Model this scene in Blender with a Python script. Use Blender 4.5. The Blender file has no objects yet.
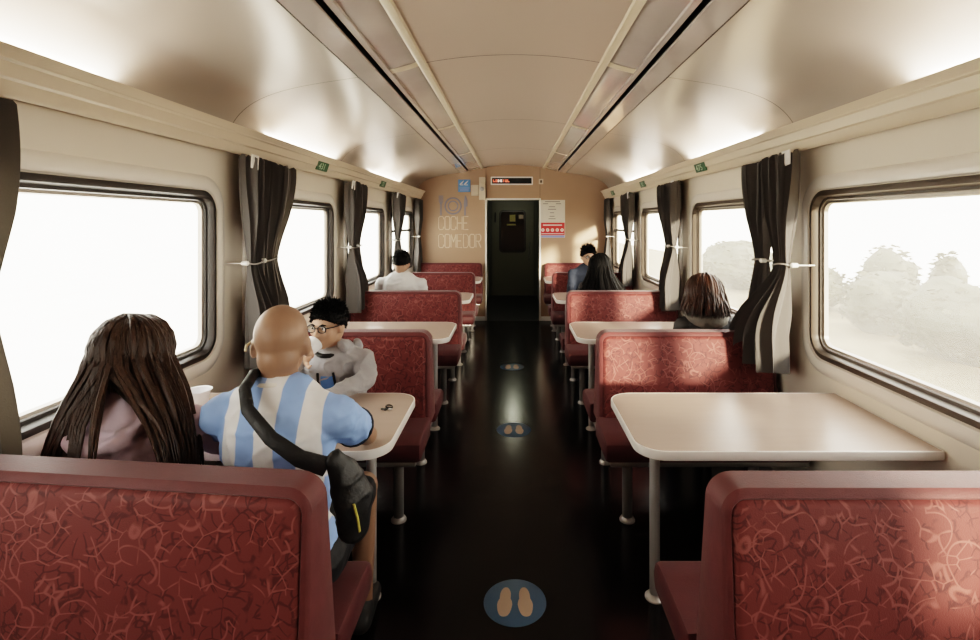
import bpy, bmesh, math, random
from mathutils import Vector, Matrix, Euler, noise
PI = math.pi
random.seed(7)
scn = bpy.context.scene
C = scn.collection
XW = 1.53            # inner face of the side walls
Y0, Y1 = -1.0, 7.85  # ends of the saloon
CAMZ = 1.55
PITCH = 1.68

# ------------------------------------------------------------------ materials
def nodes_of(name):
    m = bpy.data.materials.new(name); m.use_nodes = True
    nt = m.node_tree
    b = nt.nodes['Principled BSDF']
    return m, nt, b
def N(nt, t, **kw):
    n = nt.nodes.new(t)
    for k, v in kw.items():
        if k in n.inputs: n.inputs[k].default_value = v
        else: setattr(n, k, v)
    return n
def rgba(c): return (c[0], c[1], c[2], 1)
def mat(name, col, rough=.5, metal=0, var=0, vscale=8, bump=0, bscale=60, spec=.5, coat=0, emit=None, estr=0, sheen=0, stretch=None):
    m, nt, b = nodes_of(name)
    b.inputs['Base Color'].default_value = rgba(col)
    b.inputs['Roughness'].default_value = rough
    b.inputs['Metallic'].default_value = metal
    b.inputs['Specular IOR Level'].default_value = spec
    b.inputs['Coat Weight'].default_value = coat
    if sheen: b.inputs['Sheen Weight'].default_value = sheen
    if emit:
        b.inputs['Emission Color'].default_value = rgba(emit); b.inputs['Emission Strength'].default_value = estr
    tc = N(nt, 'ShaderNodeTexCoord')
    src = tc.outputs['Object']
    if stretch:
        mp = N(nt, 'ShaderNodeMapping'); mp.inputs['Scale'].default_value = stretch
        nt.links.new(src, mp.inputs['Vector']); src = mp.outputs['Vector']
    if var:
        no = N(nt, 'ShaderNodeTexNoise', Scale=vscale, Detail=4.0)
        nt.links.new(src, no.inputs['Vector'])
        mx = N(nt, 'ShaderNodeMix', data_type='RGBA')
        mx.inputs['A'].default_value = rgba([c*(1-var) for c in col]); mx.inputs['B'].default_value = rgba([min(1, c*(1+var)) for c in col])
        nt.links.new(no.outputs['Fac'], mx.inputs['Factor']); nt.links.new(mx.outputs['Result'], b.inputs['Base Color'])
    if bump:
        no = N(nt, 'ShaderNodeTexNoise', Scale=bscale, Detail=3.0)
        nt.links.new(src, no.inputs['Vector'])
        bp = N(nt, 'ShaderNodeBump', Strength=bump, Distance=.01)
        nt.links.new(no.outputs['Fac'], bp.inputs['Height']); nt.links.new(bp.outputs['Normal'], b.inputs['Normal'])
    return m

def scribble_fabric(name, base, light, dark):
    """woven red cloth with thin pale arcs and dark twigs"""
    m, nt, b = nodes_of(name); L = nt.links.new
    tc = N(nt, 'ShaderNodeTexCoord')
    mp = N(nt, 'ShaderNodeMapping'); mp.inputs['Scale'].default_value = (1, .25, 1)
    L(tc.outputs['Object'], mp.inputs['Vector'])
    def distort(scale, amt):
        no = N(nt, 'ShaderNodeTexNoise', Scale=scale, Detail=1.0)
        L(mp.outputs['Vector'], no.inputs['Vector'])
        vm = N(nt, 'ShaderNodeVectorMath', operation='MULTIPLY_ADD'); vm.inputs[1].default_value = (amt,)*3
        L(no.outputs['Color'], vm.inputs[0]); L(mp.outputs['Vector'], vm.inputs[2])
        return vm.outputs['Vector']
    def ring(scale, freq, w, vec):
        vo = N(nt, 'ShaderNodeTexVoronoi', Scale=scale); L(vec, vo.inputs['Vector'])
        a = N(nt, 'ShaderNodeMath', operation='MULTIPLY'); a.inputs[1].default_value = freq; L(vo.outputs['Distance'], a.inputs[0])
        f = N(nt, 'ShaderNodeMath', operation='PINGPONG'); f.inputs[1].default_value = 1; L(a.outputs[0], f.inputs[0])
        r = N(nt, 'ShaderNodeMapRange'); r.inputs['From Min'].default_value = w; r.inputs['From Max'].default_value = w*.35
        L(f.outputs[0], r.inputs['Value']); return r.outputs['Result']
    def edge(scale, w, vec):
        vo = N(nt, 'ShaderNodeTexVoronoi', Scale=scale, feature='DISTANCE_TO_EDGE'); L(vec, vo.inputs['Vector'])
        r = N(nt, 'ShaderNodeMapRange'); r.inputs['From Min'].default_value = w; r.inputs['From Max'].default_value = w*.35
        L(vo.outputs['Distance'], r.inputs['Value']); return r.outputs['Result']
    def mask(fac, scale, lo, hi):
        no = N(nt, 'ShaderNodeTexNoise', Scale=scale, Detail=1.0); L(mp.outputs['Vector'], no.inputs['Vector'])
        r = N(nt, 'ShaderNodeMapRange'); r.inputs['From Min'].default_value = lo; r.inputs['From Max'].default_value = hi
        L(no.outputs['Fac'], r.inputs['Value'])
        mu = N(nt, 'ShaderNodeMath', operation='MULTIPLY'); L(fac, mu.inputs[0]); L(r.outputs['Result'], mu.inputs[1]); return mu.outputs[0]
    v1, v2, v3 = distort(7, .07), distort(13, .08), distort(6, .10)
    li = N(nt, 'ShaderNodeMath', operation='MAXIMUM')
    L(mask(ring(11.5, 3.2, .10, v1), 17, .43, .50), li.inputs[0]); L(mask(edge(21, .043, v3), 19, .46, .53), li.inputs[1])
    dk = mask(edge(31, .085, v2), 26, .44, .52)
    dk2 = mask(ring(19, 2.4, .18, v3), 27, .47, .54)
    dm = N(nt, 'ShaderNodeMath', operation='MAXIMUM'); L(dk, dm.inputs[0]); L(dk2, dm.inputs[1])
    m1 = N(nt, 'ShaderNodeMix', data_type='RGBA'); m1.inputs['A'].default_value = rgba(base); m1.inputs['B'].default_value = rgba(dark)
    L(dm.outputs[0], m1.inputs['Factor'])
    m2 = N(nt, 'ShaderNodeMix', data_type='RGBA'); m2.inputs['B'].default_value = rgba(light)
    L(m1.outputs['Result'], m2.inputs['A']); L(li.outputs[0], m2.inputs['Factor'])
    L(m2.outputs['Result'], b.inputs['Base Color'])
    b.inputs['Roughness'].default_value = .62; b.inputs['Specular IOR Level'].default_value = .35; b.inputs['Sheen Weight'].default_value = .15
    no = N(nt, 'ShaderNodeTexNoise', Scale=350.0); L(tc.outputs['Object'], no.inputs['Vector'])
    bp = N(nt, 'ShaderNodeBump', Strength=.25, Distance=.004); L(no.outputs['Fac'], bp.inputs['Height']); L(bp.outputs['Normal'], b.inputs['Normal'])
    return m

def striped_jersey():
    m, nt, b = nodes_of('jersey_stripes'); L = nt.links.new
    tc = N(nt, 'ShaderNodeTexCoord'); sx = N(nt, 'ShaderNodeSeparateXYZ'); L(tc.outputs['Object'], sx.inputs[0])
    no = N(nt, 'ShaderNodeTexNoise', Scale=7.0); L(tc.outputs['Object'], no.inputs['Vector'])
    a = N(nt, 'ShaderNodeMath', operation='MULTIPLY_ADD'); a.inputs[1].default_value = .012; L(no.outputs['Fac'], a.inputs[0]); L(sx.outputs['X'], a.inputs[2])
    f = N(nt, 'ShaderNodeMath', operation='MULTIPLY_ADD'); f.inputs[1].default_value = 1/.112; f.inputs[2].default_value = 10.30; L(a.outputs[0], f.inputs[0])
    fr = N(nt, 'ShaderNodeMath', operation='FRACT'); L(f.outputs[0], fr.inputs[0])
    r = N(nt, 'ShaderNodeMapRange'); r.inputs['From Min'].default_value = .49; r.inputs['From Max'].default_value = .51; L(fr.outputs[0], r.inputs['Value'])
    # sleeves are plain blue
    ab = N(nt, 'ShaderNodeMath', operation='ABSOLUTE'); L(sx.outputs['X'], ab.inputs[0])
    g = N(nt, 'ShaderNodeMath', operation='GREATER_THAN'); g.inputs[1].default_value = .178; L(ab.outputs[0], g.inputs[0])
    mxm = N(nt, 'ShaderNodeMath', operation='MAXIMUM'); L(r.outputs['Result'], mxm.inputs[0]); L(g.outputs[0], mxm.inputs[1])
    mx = N(nt, 'ShaderNodeMix', data_type='RGBA'); mx.inputs['A'].default_value = (.80, .80, .82, 1); mx.inputs['B'].default_value = (.30, .46, .80, 1)
    L(mxm.outputs[0], mx.inputs['Factor']); L(mx.outputs['Result'], b.inputs['Base Color'])
    b.inputs['Roughness'].default_value = .75
    n2 = N(nt, 'ShaderNodeTexNoise', Scale=14.0, Detail=2.0); L(tc.outputs['Object'], n2.inputs['Vector'])
    bp = N(nt, 'ShaderNodeBump', Strength=.35, Distance=.02); L(n2.outputs['Fac'], bp.inputs['Height']); L(bp.outputs['Normal'], b.inputs['Normal'])
    return m

def glass_mat(name, dust):
    m = bpy.data.materials.new(name); m.use_nodes = True; nt = m.node_tree; nt.nodes.clear(); L = nt.links.new
    out = N(nt, 'ShaderNodeOutputMaterial')
    tr = N(nt, 'ShaderNodeBsdfTransparent'); tr.inputs['Color'].default_value = (.96, .97, .96, 1)
    gl = N(nt, 'ShaderNodeBsdfGlossy', Roughness=.02)
    tl = N(nt, 'ShaderNodeBsdfTranslucent'); tl.inputs['Color'].default_value = (1, .97, .9, 1)
    tc = N(nt, 'ShaderNodeTexCoord'); no = N(nt, 'ShaderNodeTexNoise', Scale=3.0, Detail=5.0); L(tc.outputs['Object'], no.inputs['Vector'])
    r = N(nt, 'ShaderNodeMapRange'); r.inputs['To Min'].default_value = dust*.5; r.inputs['To Max'].default_value = dust*1.5; L(no.outputs['Fac'], r.inputs['Value'])
    m1 = N(nt, 'ShaderNodeMixShader'); L(r.outputs['Result'], m1.inputs[0]); L(tr.outputs[0], m1.inputs[1]); L(tl.outputs[0], m1.inputs[2])
    m2 = N(nt, 'ShaderNodeMixShader'); m2.inputs[0].default_value = .03; L(m1.outputs[0], m2.inputs[1]); L(gl.outputs[0], m2.inputs[2])
    L(m2.outputs[0], out.inputs['Surface'])
    return m

def fabric_curtain():
    m, nt, b = nodes_of('curtain_cloth'); L = nt.links.new
    b.inputs['Base Color'].default_value = (.115, .105, .10, 1); b.inputs['Roughness'].default_value = .8; b.inputs['Sheen Weight'].default_value = .3
    b.inputs['Specular IOR Level'].default_value = .3
    tc = N(nt, 'ShaderNodeTexCoord'); no = N(nt, 'ShaderNodeTexNoise', Scale=220.0); L(tc.outputs['Object'], no.inputs['Vector'])
    bp = N(nt, 'ShaderNodeBump', Strength=.2, Distance=.004); L(no.outputs['Fac'], bp.inputs['Height']); L(bp.outputs['Normal'], b.inputs['Normal'])
    tl = N(nt, 'ShaderNodeBsdfTranslucent'); tl.inputs['Color'].default_value = (.20, .165, .125, 1)
    mx = N(nt, 'ShaderNodeMixShader'); mx.inputs[0].default_value = .13
    L(b.outputs[0], mx.inputs[1]); L(tl.outputs[0], mx.inputs[2]); L(mx.outputs[0], nt.nodes['Material Output'].inputs['Surface'])
    return m

def grass_mat(name, a, bcol, sc):
    m, nt, b = nodes_of(name); L = nt.links.new
    tc = N(nt, 'ShaderNodeTexCoord'); no = N(nt, 'ShaderNodeTexNoise', Scale=sc, Detail=8.0, Roughness=.7); L(tc.outputs['Object'], no.inputs['Vector'])
    cr = N(nt, 'ShaderNodeValToRGB'); cr.color_ramp.elements[0].position = .35; cr.color_ramp.elements[1].position = .68
    cr.color_ramp.elements[0].color = rgba(a); cr.color_ramp.elements[1].color = rgba(bcol)
    L(no.outputs['Fac'], cr.inputs['Fac']); L(cr.outputs['Color'], b.inputs['Base Color']); b.inputs['Roughness'].default_value = .95
    return m

M = dict(
    floor=mat('black_floor', (.007, .0055, .0055), .20, var=.3, vscale=30, bump=.05, bscale=18, spec=.22),
    wall=mat('cream_wall', (.76, .695, .60), .42, var=.03, vscale=3, bump=.02, bscale=40),
    cornice=mat('cream_cornice', (.66, .57, .45), .32, var=.03, vscale=3),
    cove=mat('satin_cove', (.58, .515, .455), .22, metal=.25, var=.02, vscale=2, spec=.6),
    ceiling=mat('ceiling_panel', (.53, .44, .375), .33, var=.02, vscale=2),
    diffuser=mat('light_diffuser', (.50, .45, .42), .10, var=.10, vscale=5, spec=.7, coat=.4),
    rail=mat('cream_rail', (.68, .60, .47), .3),
    endwall=mat('beige_laminate', (.40, .275, .190), .45, var=.06, vscale=4, bump=.02, bscale=90),
    black=mat('black_gap', (.006, .006, .006), .6),
    seam=mat('dark_seam', (.10, .08, .065), .7),  # dark joint tone, also on the switch button
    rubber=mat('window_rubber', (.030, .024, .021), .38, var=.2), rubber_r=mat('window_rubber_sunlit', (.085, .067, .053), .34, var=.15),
    alu=mat('window_aluminium', (.42, .38, .34), .3, metal=.85),
    surround=mat('window_surround', (.80, .75, .68), .28, var=.02, coat=.2),
    glass_r=glass_mat('dusty_glass', .075), glass_l=glass_mat('clear_glass', .07), glass_d=glass_mat('door_glass', .02),
    curtain=fabric_curtain(),
    tie_cord=mat('tie_cord', (.30, .28, .26), .6), white_tape=mat('white_tape', (.75, .73, .70), .6, var=.05),
    red=scribble_fabric('red_scribble_fabric', (.150, .034, .032), (.245, .082, .072), (.085, .017, .017)),
    red_plain=mat('red_plain_fabric', (.112, .024, .025), .6, var=.25, vscale=25, bump=.2, bscale=300, sheen=.15),
    red_seat=mat('red_seat_fabric', (.078, .012, .014), .6, var=.25, vscale=20, bump=.2, bscale=300, sheen=.1),
    steel=mat('grey_steel', (.36, .35, .34), .35, metal=.6, var=.1),
    chrome=mat('brushed_chrome', (.55, .53, .52), .28, metal=.4, var=.05),
    laminate=mat('table_laminate', (.44, .345, .295), .27, var=.05, vscale=6, spec=.5, stretch=(1, 6, 1)),
    edge=mat('white_table_edge', (.78, .75, .72), .3, var=.03),
    sky_blue=mat('sticker_blue', (.075, .165, .29), .35, var=.06), foot=mat('sticker_foot', (.60, .47, .37), .4, var=.06),
    sign_green=mat('sign_green', (.035, .11, .05), .4), sign_text=mat('sign_text', (.45, .60, .45), .4),
    paper=mat('poster_paper', (.70, .66, .60), .5, var=.03), poster_red=mat('poster_red', (.60, .05, .05), .45, var=.04),
    poster_blue=mat('poster_blue', (.25, .33, .60), .45), ink=mat('poster_ink', (.12, .11, .10), .5),
    white=mat('plain_white', (.80, .78, .75), .4, var=.02), sign_blue=mat('wifi_blue', (.10, .28, .55), .4, var=.05),
    letter=mat('wall_letter', (.62, .50, .385), .5), icon=mat('wall_icon', (.23, .225, .27), .5, var=.05),
    box=mat('beige_box', (.60, .52, .42), .45, var=.03), led=mat('led_red', (.4, .05, .03), .4, emit=(1, .22, .12), estr=.7), led2=mat('led_white', (.5, .4, .4), .4, emit=(1, .75, .65), estr=.7),
    door=mat('grey_green_door', (.17, .165, .125), .45, var=.06, vscale=3), vest=mat('vestibule_panel', (.13, .13, .105), .5, var=.06),
    doorglow=mat('vestibule_lamp', (.8, .8, .7), .4, emit=(1, .95, .8), estr=8), yellow=mat('yellow_sticker', (.45, .40, .12), .5),
    darkpane=mat('dark_door_pane', (.006, .008, .010), .08, spec=.6), bluecloth=mat('blue_cloth', (.05, .09, .16), .6),
    skin=mat('skin_tan', (.315, .190, .128), .48, var=.10, vscale=14), skin2=mat('skin_light', (.46, .29, .205), .48, var=.08, vscale=14),
    scalp=mat('skin_scalp', (.33, .19, .125), .40, var=.14, vscale=16),
    hair_black=mat('hair_black', (.0045, .0038, .0038), .58, spec=.15, var=.5, vscale=60, bump=.4, bscale=120, stretch=(1, 1, .06)),
    hair_dark=mat('hair_dark_brown', (.045, .022, .013), .38, var=.5, vscale=60, bump=.5, bscale=120, stretch=(1, 1, .06)),
    hair_auburn=mat('hair_auburn', (.048, .018, .009), .36, var=.5, vscale=60, bump=.5, bscale=120, stretch=(1, 1, .06)),
    jersey=striped_jersey(),
    lilac=mat('lilac_fleece', (.70, .56, .64), .85, var=.10, vscale=9, bump=.5, bscale=22, sheen=.3),
    purple=mat('purple_fleece', (.10, .06, .13), .85, var=.10, vscale=9, bump=.4, bscale=22, sheen=.3),
    grey_hoodie=mat('grey_hoodie', (.34, .335, .345), .85, var=.08, vscale=12, bump=.5, bscale=25, sheen=.2),
    white_shirt=mat('white_tshirt', (.68, .68, .68), .8, var=.03, bump=.4, bscale=16), navy=mat('navy_shirt', (.014, .020, .036), .8, var=.2, bump=.4, bscale=20),
    dark_jacket=mat('dark_jacket', (.018, .016, .018), .6, var=.2, bump=.4, bscale=18), grey_hood=mat('grey_hood', (.22, .20, .175), .85, var=.25, vscale=30, bump=.6, bscale=40),
    black_cloth=mat('black_cloth', (.010, .010, .012), .7, var=.2, bump=.4, bscale=22), denim=mat('denim', (.06, .08, .13), .8, var=.2),
    bluetee=mat('blue_tee', (.12, .27, .58), .8, var=.08), shoe=mat('dark_shoe', (.03, .03, .03), .6),
    nylon=mat('black_nylon', (.012, .012, .013), .5, var=.3, bump=.5, bscale=30), zip=mat('zip_pull', (.55, .48, .12), .4),
    cup=mat('white_plastic_cup', (.78, .78, .80), .3, var=.02), frame_black=mat('black_frame', (.01, .01, .01), .3), lens=glass_mat('spectacle_lens', .02),
    eye_white=mat('eye_white', (.7, .68, .65), .2), iris=mat('iris_dark', (.02, .012, .01), .15), lip=mat('lip', (.36, .14, .11), .45),
    ivory=mat('ivory_plastic', (.75, .66, .48), .4),
    straw=grass_mat('dry_grass', (.115, .082, .040), (.24, .185, .10), 1.4), pale=grass_mat('blown_out_ground', (.85, .83, .78), (.95, .94, .90), .6),  # pale: blown-out daylight put into the left ground's colour
    leaf=grass_mat('dusty_leaves', (.032, .035, .020), (.085, .08, .052), 3.0),
)

# ------------------------------------------------------------------ object helpers
def prop(o, label=None, cat=None, group=None, kind=None):
    if label: o['label'] = label
    if cat: o['category'] = cat
    if group: o['group'] = group
    if kind: o['kind'] = kind
    return o
def empty(name, loc=(0, 0, 0), rz=0, **kw):
    o = bpy.data.objects.new(name, None); o.empty_display_size = .1
    C.objects.link(o); o.location = loc; o.rotation_euler = (0, 0, rz)
    return prop(o, **kw)
def obj(name, bm, mats, parent=None, smooth=True, **kw):
    me = bpy.data.meshes.new(name)
    bmesh.ops.recalc_face_normals(bm, faces=bm.faces[:])
    bm.to_mesh(me); bm.free()
    if not isinstance(mats, (list, tuple)): mats = [mats]
    for m in mats: me.materials.append(m)
    if smooth:
        for p in me.polygons: p.use_smooth = True
        try: me.set_sharp_from_angle(angle=math.radians(38))
        except Exception: pass
    o = bpy.data.objects.new(name, me); C.objects.link(o)
    if parent: o.parent = parent
    return prop(o, **kw)
def copy_tree(o, parent=None):
    c = o.copy(); C.objects.link(c)
    if parent: c.parent = parent
    for ch in list(o.children): copy_tree(ch, c)
    return c
def baked(o):
    """apply the modifiers of o by plain data"""
    dg = bpy.context.evaluated_depsgraph_get(); dg.update()
    me = bpy.data.meshes.new_from_object(o.evaluated_get(dg))
    o.modifiers.clear(); o.data = me
    for p in me.polygons: p.use_smooth = True
    return o
BM = bmesh.new
def box(bm, x0, x1, y0, y1, z0, z1, bev=0, seg=2, mi=0):
    r = bmesh.ops.create_cube(bm, size=1)
    vs = r['verts']
    for v in vs:
        v.co = Vector(((x0+x1)/2+v.co.x*(x1-x0), (y0+y1)/2+v.co.y*(y1-y0), (z0+z1)/2+v.co.z*(z1-z0)))
    fs = list({f for v in vs for f in v.link_faces})
    for f in fs: f.material_index = mi
    if bev:
        es = list({e for v in vs for e in v.link_edges})
        bmesh.ops.bevel(bm, geom=es, offset=bev, segments=seg, affect='EDGES', profile=.5)
    return bm
def basis(d):
    d = Vector(d).normalized(); a = Vector((0, 0, 1)) if abs(d.z) < .9 else Vector((1, 0, 0))
    u = d.cross(a).normalized(); return u, d.cross(u).normalized(), d
def tube(bm, pts, radii, seg=12, caps=True, flat=None, mi=0):
    """tapered tube along a polyline; flat=(vector, factor) squashes the section along a direction"""
    pts = [Vector(p) for p in pts]; n = len(pts)
    if not isinstance(radii, (list, tuple)): radii = [radii]*n
    rings = []; u = None
    for i, p in enumerate(pts):
        d = (pts[min(i+1, n-1)]-pts[max(i-1, 0)])
        if d.length < 1e-9: d = Vector((0, 0, 1))
        d.normalize()
        if u is None: u = basis(d)[0]
        u = (u-d*u.dot(d))
        u = u.normalized() if u.length > 1e-6 else basis(d)[0]
        w = d.cross(u); ring = []
        for k in range(seg):
            a = 2*PI*k/seg; off = u*math.cos(a)*radii[i]+w*math.sin(a)*radii[i]
            if flat:
                fd = Vector(flat[0]).normalized(); off -= fd*off.dot(fd)*(1-flat[1])
            ring.append(bm.verts.new(p+off))
        rings.append(ring)
    for i in range(n-1):
        for k in range(seg):
            f = bm.faces.new((rings[i][k], rings[i][(k+1) % seg], rings[i+1][(k+1) % seg], rings[i+1][k])); f.material_index = mi
    if caps:
        bm.faces.new(rings[0][::-1]).material_index = mi; bm.faces.new(rings[-1]).material_index = mi
    return bm
def ell(bm, c, r, rot=None, seg=20, rings=14, mi=0):
    g = bmesh.ops.create_uvsphere(bm, u_segments=seg, v_segments=rings, radius=1)
    Rm = (Euler(rot).to_matrix() if rot is not None and not isinstance(rot, Matrix) else rot) or Matrix.Identity(3)
    for v in g['verts']:
        v.co = Rm @ Vector((v.co.x*r[0], v.co.y*r[1], v.co.z*r[2])) + Vector(c)
    if mi:
        for f in {f for v in g['verts'] for f in v.link_faces}: f.material_index = mi
    return g['verts']
def cap(bm, p0, p1, r0, r1, seg=16):
    """tapered capsule (closed)"""
    p0, p1 = Vector(p0), Vector(p1); d = p1-p0; L = d.length
    if L < 1e-6: return
    d.normalize(); pts, rr = [], []
    for k in range(0, 5):
        a = PI/2*k/4; pts.append(p0-d*r0*math.cos(a)); rr.append(max(r0*math.sin(a), .0008))
    for k in range(1, 5):
        t = k/5; pts.append(p0.lerp(p1, t)); rr.append(r0+(r1-r0)*t)
    for k in range(0, 5):
        a = PI/2*k/4; pts.append(p1+d*r1*math.sin(a)); rr.append(max(r1*math.cos(a), .0008))
    tube(bm, pts, rr, seg)
def lathe(bm, prof, c=(0, 0, 0), seg=24, rot=None, mi=0):
    Rm = rot or Matrix.Identity(3); c = Vector(c); rings = []
    for r, z in prof:
        rings.append([bm.verts.new(Rm @ Vector((r*math.cos(2*PI*k/seg), r*math.sin(2*PI*k/seg), z))+c) for k in range(seg)])
    for a, b in zip(rings, rings[1:]):
        for k in range(seg): bm.faces.new((a[k], a[(k+1) % seg], b[(k+1) % seg], b[k])).material_index = mi
    if prof[0][0] > 1e-4: bm.faces.new(rings[0][::-1]).material_index = mi
    if prof[-1][0] > 1e-4: bm.faces.new(rings[-1]).material_index = mi
    return bm
def rrect(x0, x1, y0, y1, r, n=6):
    """rounded rectangle, counter-clockwise; r = radius or 4 radii (x1y1, x0y1, x0y0, x1y0)"""
    rs = r if isinstance(r, (list, tuple)) else [r]*4
    out = []
    for (cx, cy, sx, sy, a0, q) in ((x1, y1, -1, -1, 0, rs[0]), (x0, y1, 1, -1, PI/2, rs[1]), (x0, y0, 1, 1, PI, rs[2]), (x1, y0, -1, 1, 1.5*PI, rs[3])):
        for k in range(n+1):
            a = a0+PI/2*k/n; out.append((cx+sx*q+q*math.cos(a), cy+sy*q+q*math.sin(a)))
    return out
def plate(name, polys, depth, mats, place, parent=None, **kw):
    """a flat plate from 2-D outlines (first the rim, then holes), placed by place(u, v, w), w in 0..depth"""
    cu = bpy.data.curves.new('plate', 'CURVE'); cu.dimensions = '2D'; cu.fill_mode = 'BOTH'; cu.extrude = depth/2
    for poly in polys:
        s = cu.splines.new('POLY'); s.points.add(len(poly)-1); s.use_cyclic_u = True
        for p, q in zip(s.points, poly): p.co = (q[0], q[1], 0, 1)
    t = bpy.data.objects.new('plate', cu); C.objects.link(t)
    dg = bpy.context.evaluated_depsgraph_get(); dg.update()
    me = bpy.data.meshes.new_from_object(t.evaluated_get(dg))
    bpy.data.objects.remove(t); bpy.data.curves.remove(cu)
    bm = BM(); bm.from_mesh(me); bpy.data.meshes.remove(me)
    bmesh.ops.remove_doubles(bm, verts=bm.verts[:], dist=1e-5)
    for v in bm.verts: v.co = Vector(place(v.co.x, v.co.y, v.co.z+depth/2))
    for f in bm.faces: f.material_index = 0
    return obj(name, bm, mats, parent, smooth=False, **kw)
def text_bm(body, size, extrude, place, outline=0, sx=1, align='LEFT'):
    cu = bpy.data.curves.new('txt', 'FONT'); cu.body = body; cu.size = size; cu.align_x = align
    if outline: cu.fill_mode = 'NONE'; cu.bevel_depth = outline; cu.bevel_resolution = 1; cu.resolution_u = 4
    else: cu.extrude = extrude/2
    t = bpy.data.objects.new('txt', cu); C.objects.link(t)
    dg = bpy.context.evaluated_depsgraph_get(); dg.update()
    me = bpy.data.meshes.new_from_object(t.evaluated_get(dg))
    bpy.data.objects.remove(t); bpy.data.curves.remove(cu)
    bm = BM(); bm.from_mesh(me); bpy.data.meshes.remove(me)
    for v in bm.verts: v.co = Vector(place(v.co.x*sx, v.co.y, v.co.z))
    for f in bm.faces: f.material_index = 0
    return bm
def ring_band(bm, A, B, mi=0, close=True):
    n = len(A)
    for i in range(n if close else n-1):
        bm.faces.new((A[i], A[(i+1) % n], B[(i+1) % n], B[i])).material_index = mi

# ------------------------------------------------------------------ setting: floor, walls, windows
bm = BM(); box(bm, -XW-.06, XW+.06, Y0-.05, Y1, -.08, 0); obj('floor', bm, M['floor'], smooth=False, kind='structure')
WIN = [(1.22+PITCH*k, 2.57+PITCH*k) for k in range(-1, 4)]
ZB, ZT = .872, 1.706
TH = .075
wn = 0
for side, nm in ((-1, 'left'), (1, 'right')):
    wins = WIN
    holes = [rrect(a+.012, b-.012, ZB+.012, ZT-.012, .10) for a, b in wins]
    plate('wall_'+nm, [[(Y0-.05, 0), (Y1+.05, 0), (Y1+.05, 2.5), (Y0-.05, 2.5)]]+holes, TH, M['wall'],
          lambda u, v, w, s=side: (s*(XW+w), u, v), kind='structure')
    bm = BM(); box(bm, side*XW-.012 if side > 0 else -XW, XW if side > 0 else -XW+.012, Y0, Y1, 0, .10, .004)
    obj('baseboard_'+nm, bm, M['steel'], kind='structure')
    for k, (a, b) in enumerate(wins):
        wn += 1
        X = lambda d, s=side: s*(XW+d)      # d>0 goes outward
        def loop(bm, off, d, r=.11):
            return [bm.verts.new((X(d), u, v)) for u, v in rrect(a+off, b-off, ZB+off, ZT-off, max(r-off, .02), 8)]
        # rubber gasket: stepped ring from the room face back to the pane
        bm = BM(); prof = [(.0, -.006), (.010, -.012), (.026, -.012), (.030, -.004), (.034, .020), (.046, .022), (.052, .048)]
        Ls = [loop(bm, o_, d_) for o_, d_ in prof]
        for p_, q_ in zip(Ls, Ls[1:]): ring_band(bm, p_, q_)
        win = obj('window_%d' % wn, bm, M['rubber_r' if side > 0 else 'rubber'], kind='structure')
        bm = BM(); Ls = [loop(bm, o_, d_) for o_, d_ in [(.050, .030), (.062, .032), (.066, .050)]]
        for p_, q_ in zip(Ls, Ls[1:]): ring_band(bm, p_, q_)
        obj('window_frame', bm, M['alu'], win)
        # moulded surround on the wall panel
        bm = BM(); Ls = [loop(bm, o_, d_, .10) for o_, d_ in [(-.075, 0.001), (-.070, -.006), (-.050, -.012), (-.028, -.014), (-.008, -.010), (.002, .010)]]
        for p_, q_ in zip(Ls, Ls[1:]): ring_band(bm, p_, q_)
        obj('window_surround', bm, M['surround'], win)
        pane = plate('window_pane', [rrect(a+.058, b-.058, ZB+.058, ZT-.058, .05)], .004, M['glass_r' if side > 0 else 'glass_l'],
                     lambda u, v, w, s=side: (s*(XW+.046+w), u, v), win)
        if b > 7:   # far windows have an opening top light
            bm = BM(); zt = 1.55-.12
            box(bm, min(X(.012), X(.046)), max(X(.012), X(.046)), a+.05, b-.05, zt-.016, zt+.016, .004)
            obj('transom_bar', bm, M['rubber'], win)

# ------------------------------------------------------------------ ceiling
def sweep(bm, prof, y0, y1, ny=1, mi=0):
    rows = [[bm.verts.new((x, y0+(y1-y0)*j/ny, z)) for x, z in prof] for j in range(ny+1)]
    for j in range(ny):
        for i in range(len(prof)-1): bm.faces.new((rows[j][i], rows[j][i+1], rows[j+1][i+1], rows[j+1][i])).material_index = mi
def czf(x): return 2.445-.045*(x/.48)**2
center = [(-.48+.96*i/16, czf(-.48+.96*i/16)) for i in range(17)]
def bez(P, n):
    out = []
    for i in range(n+1):
        t = i/n; q = [Vector(p) for p in P]
        while len(q) > 1: q = [q[j].lerp(q[j+1], t) for j in range(len(q)-1)]
        out.append((q[0].x, q[0].y))
    return out
cove = bez([(.825, 2.325), (1.06, 2.285), (1.43, 2.26), (1.47, 2.13), (1.53, 2.02)], 28)
YA, YB = Y0-.05, Y1+.02
bm = BM(); sweep(bm, center, YA, YB); ceil = obj('ceiling', bm, M['ceiling'], kind='structure')
SEAMS = [.99+PITCH*k for k in range(5)]
bm = BM()
for y in SEAMS: sweep(bm, [(x, z-.0015) for x, z in center], y-.003, y+.003)
obj('panel_seam', bm, M['seam'], ceil)
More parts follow.
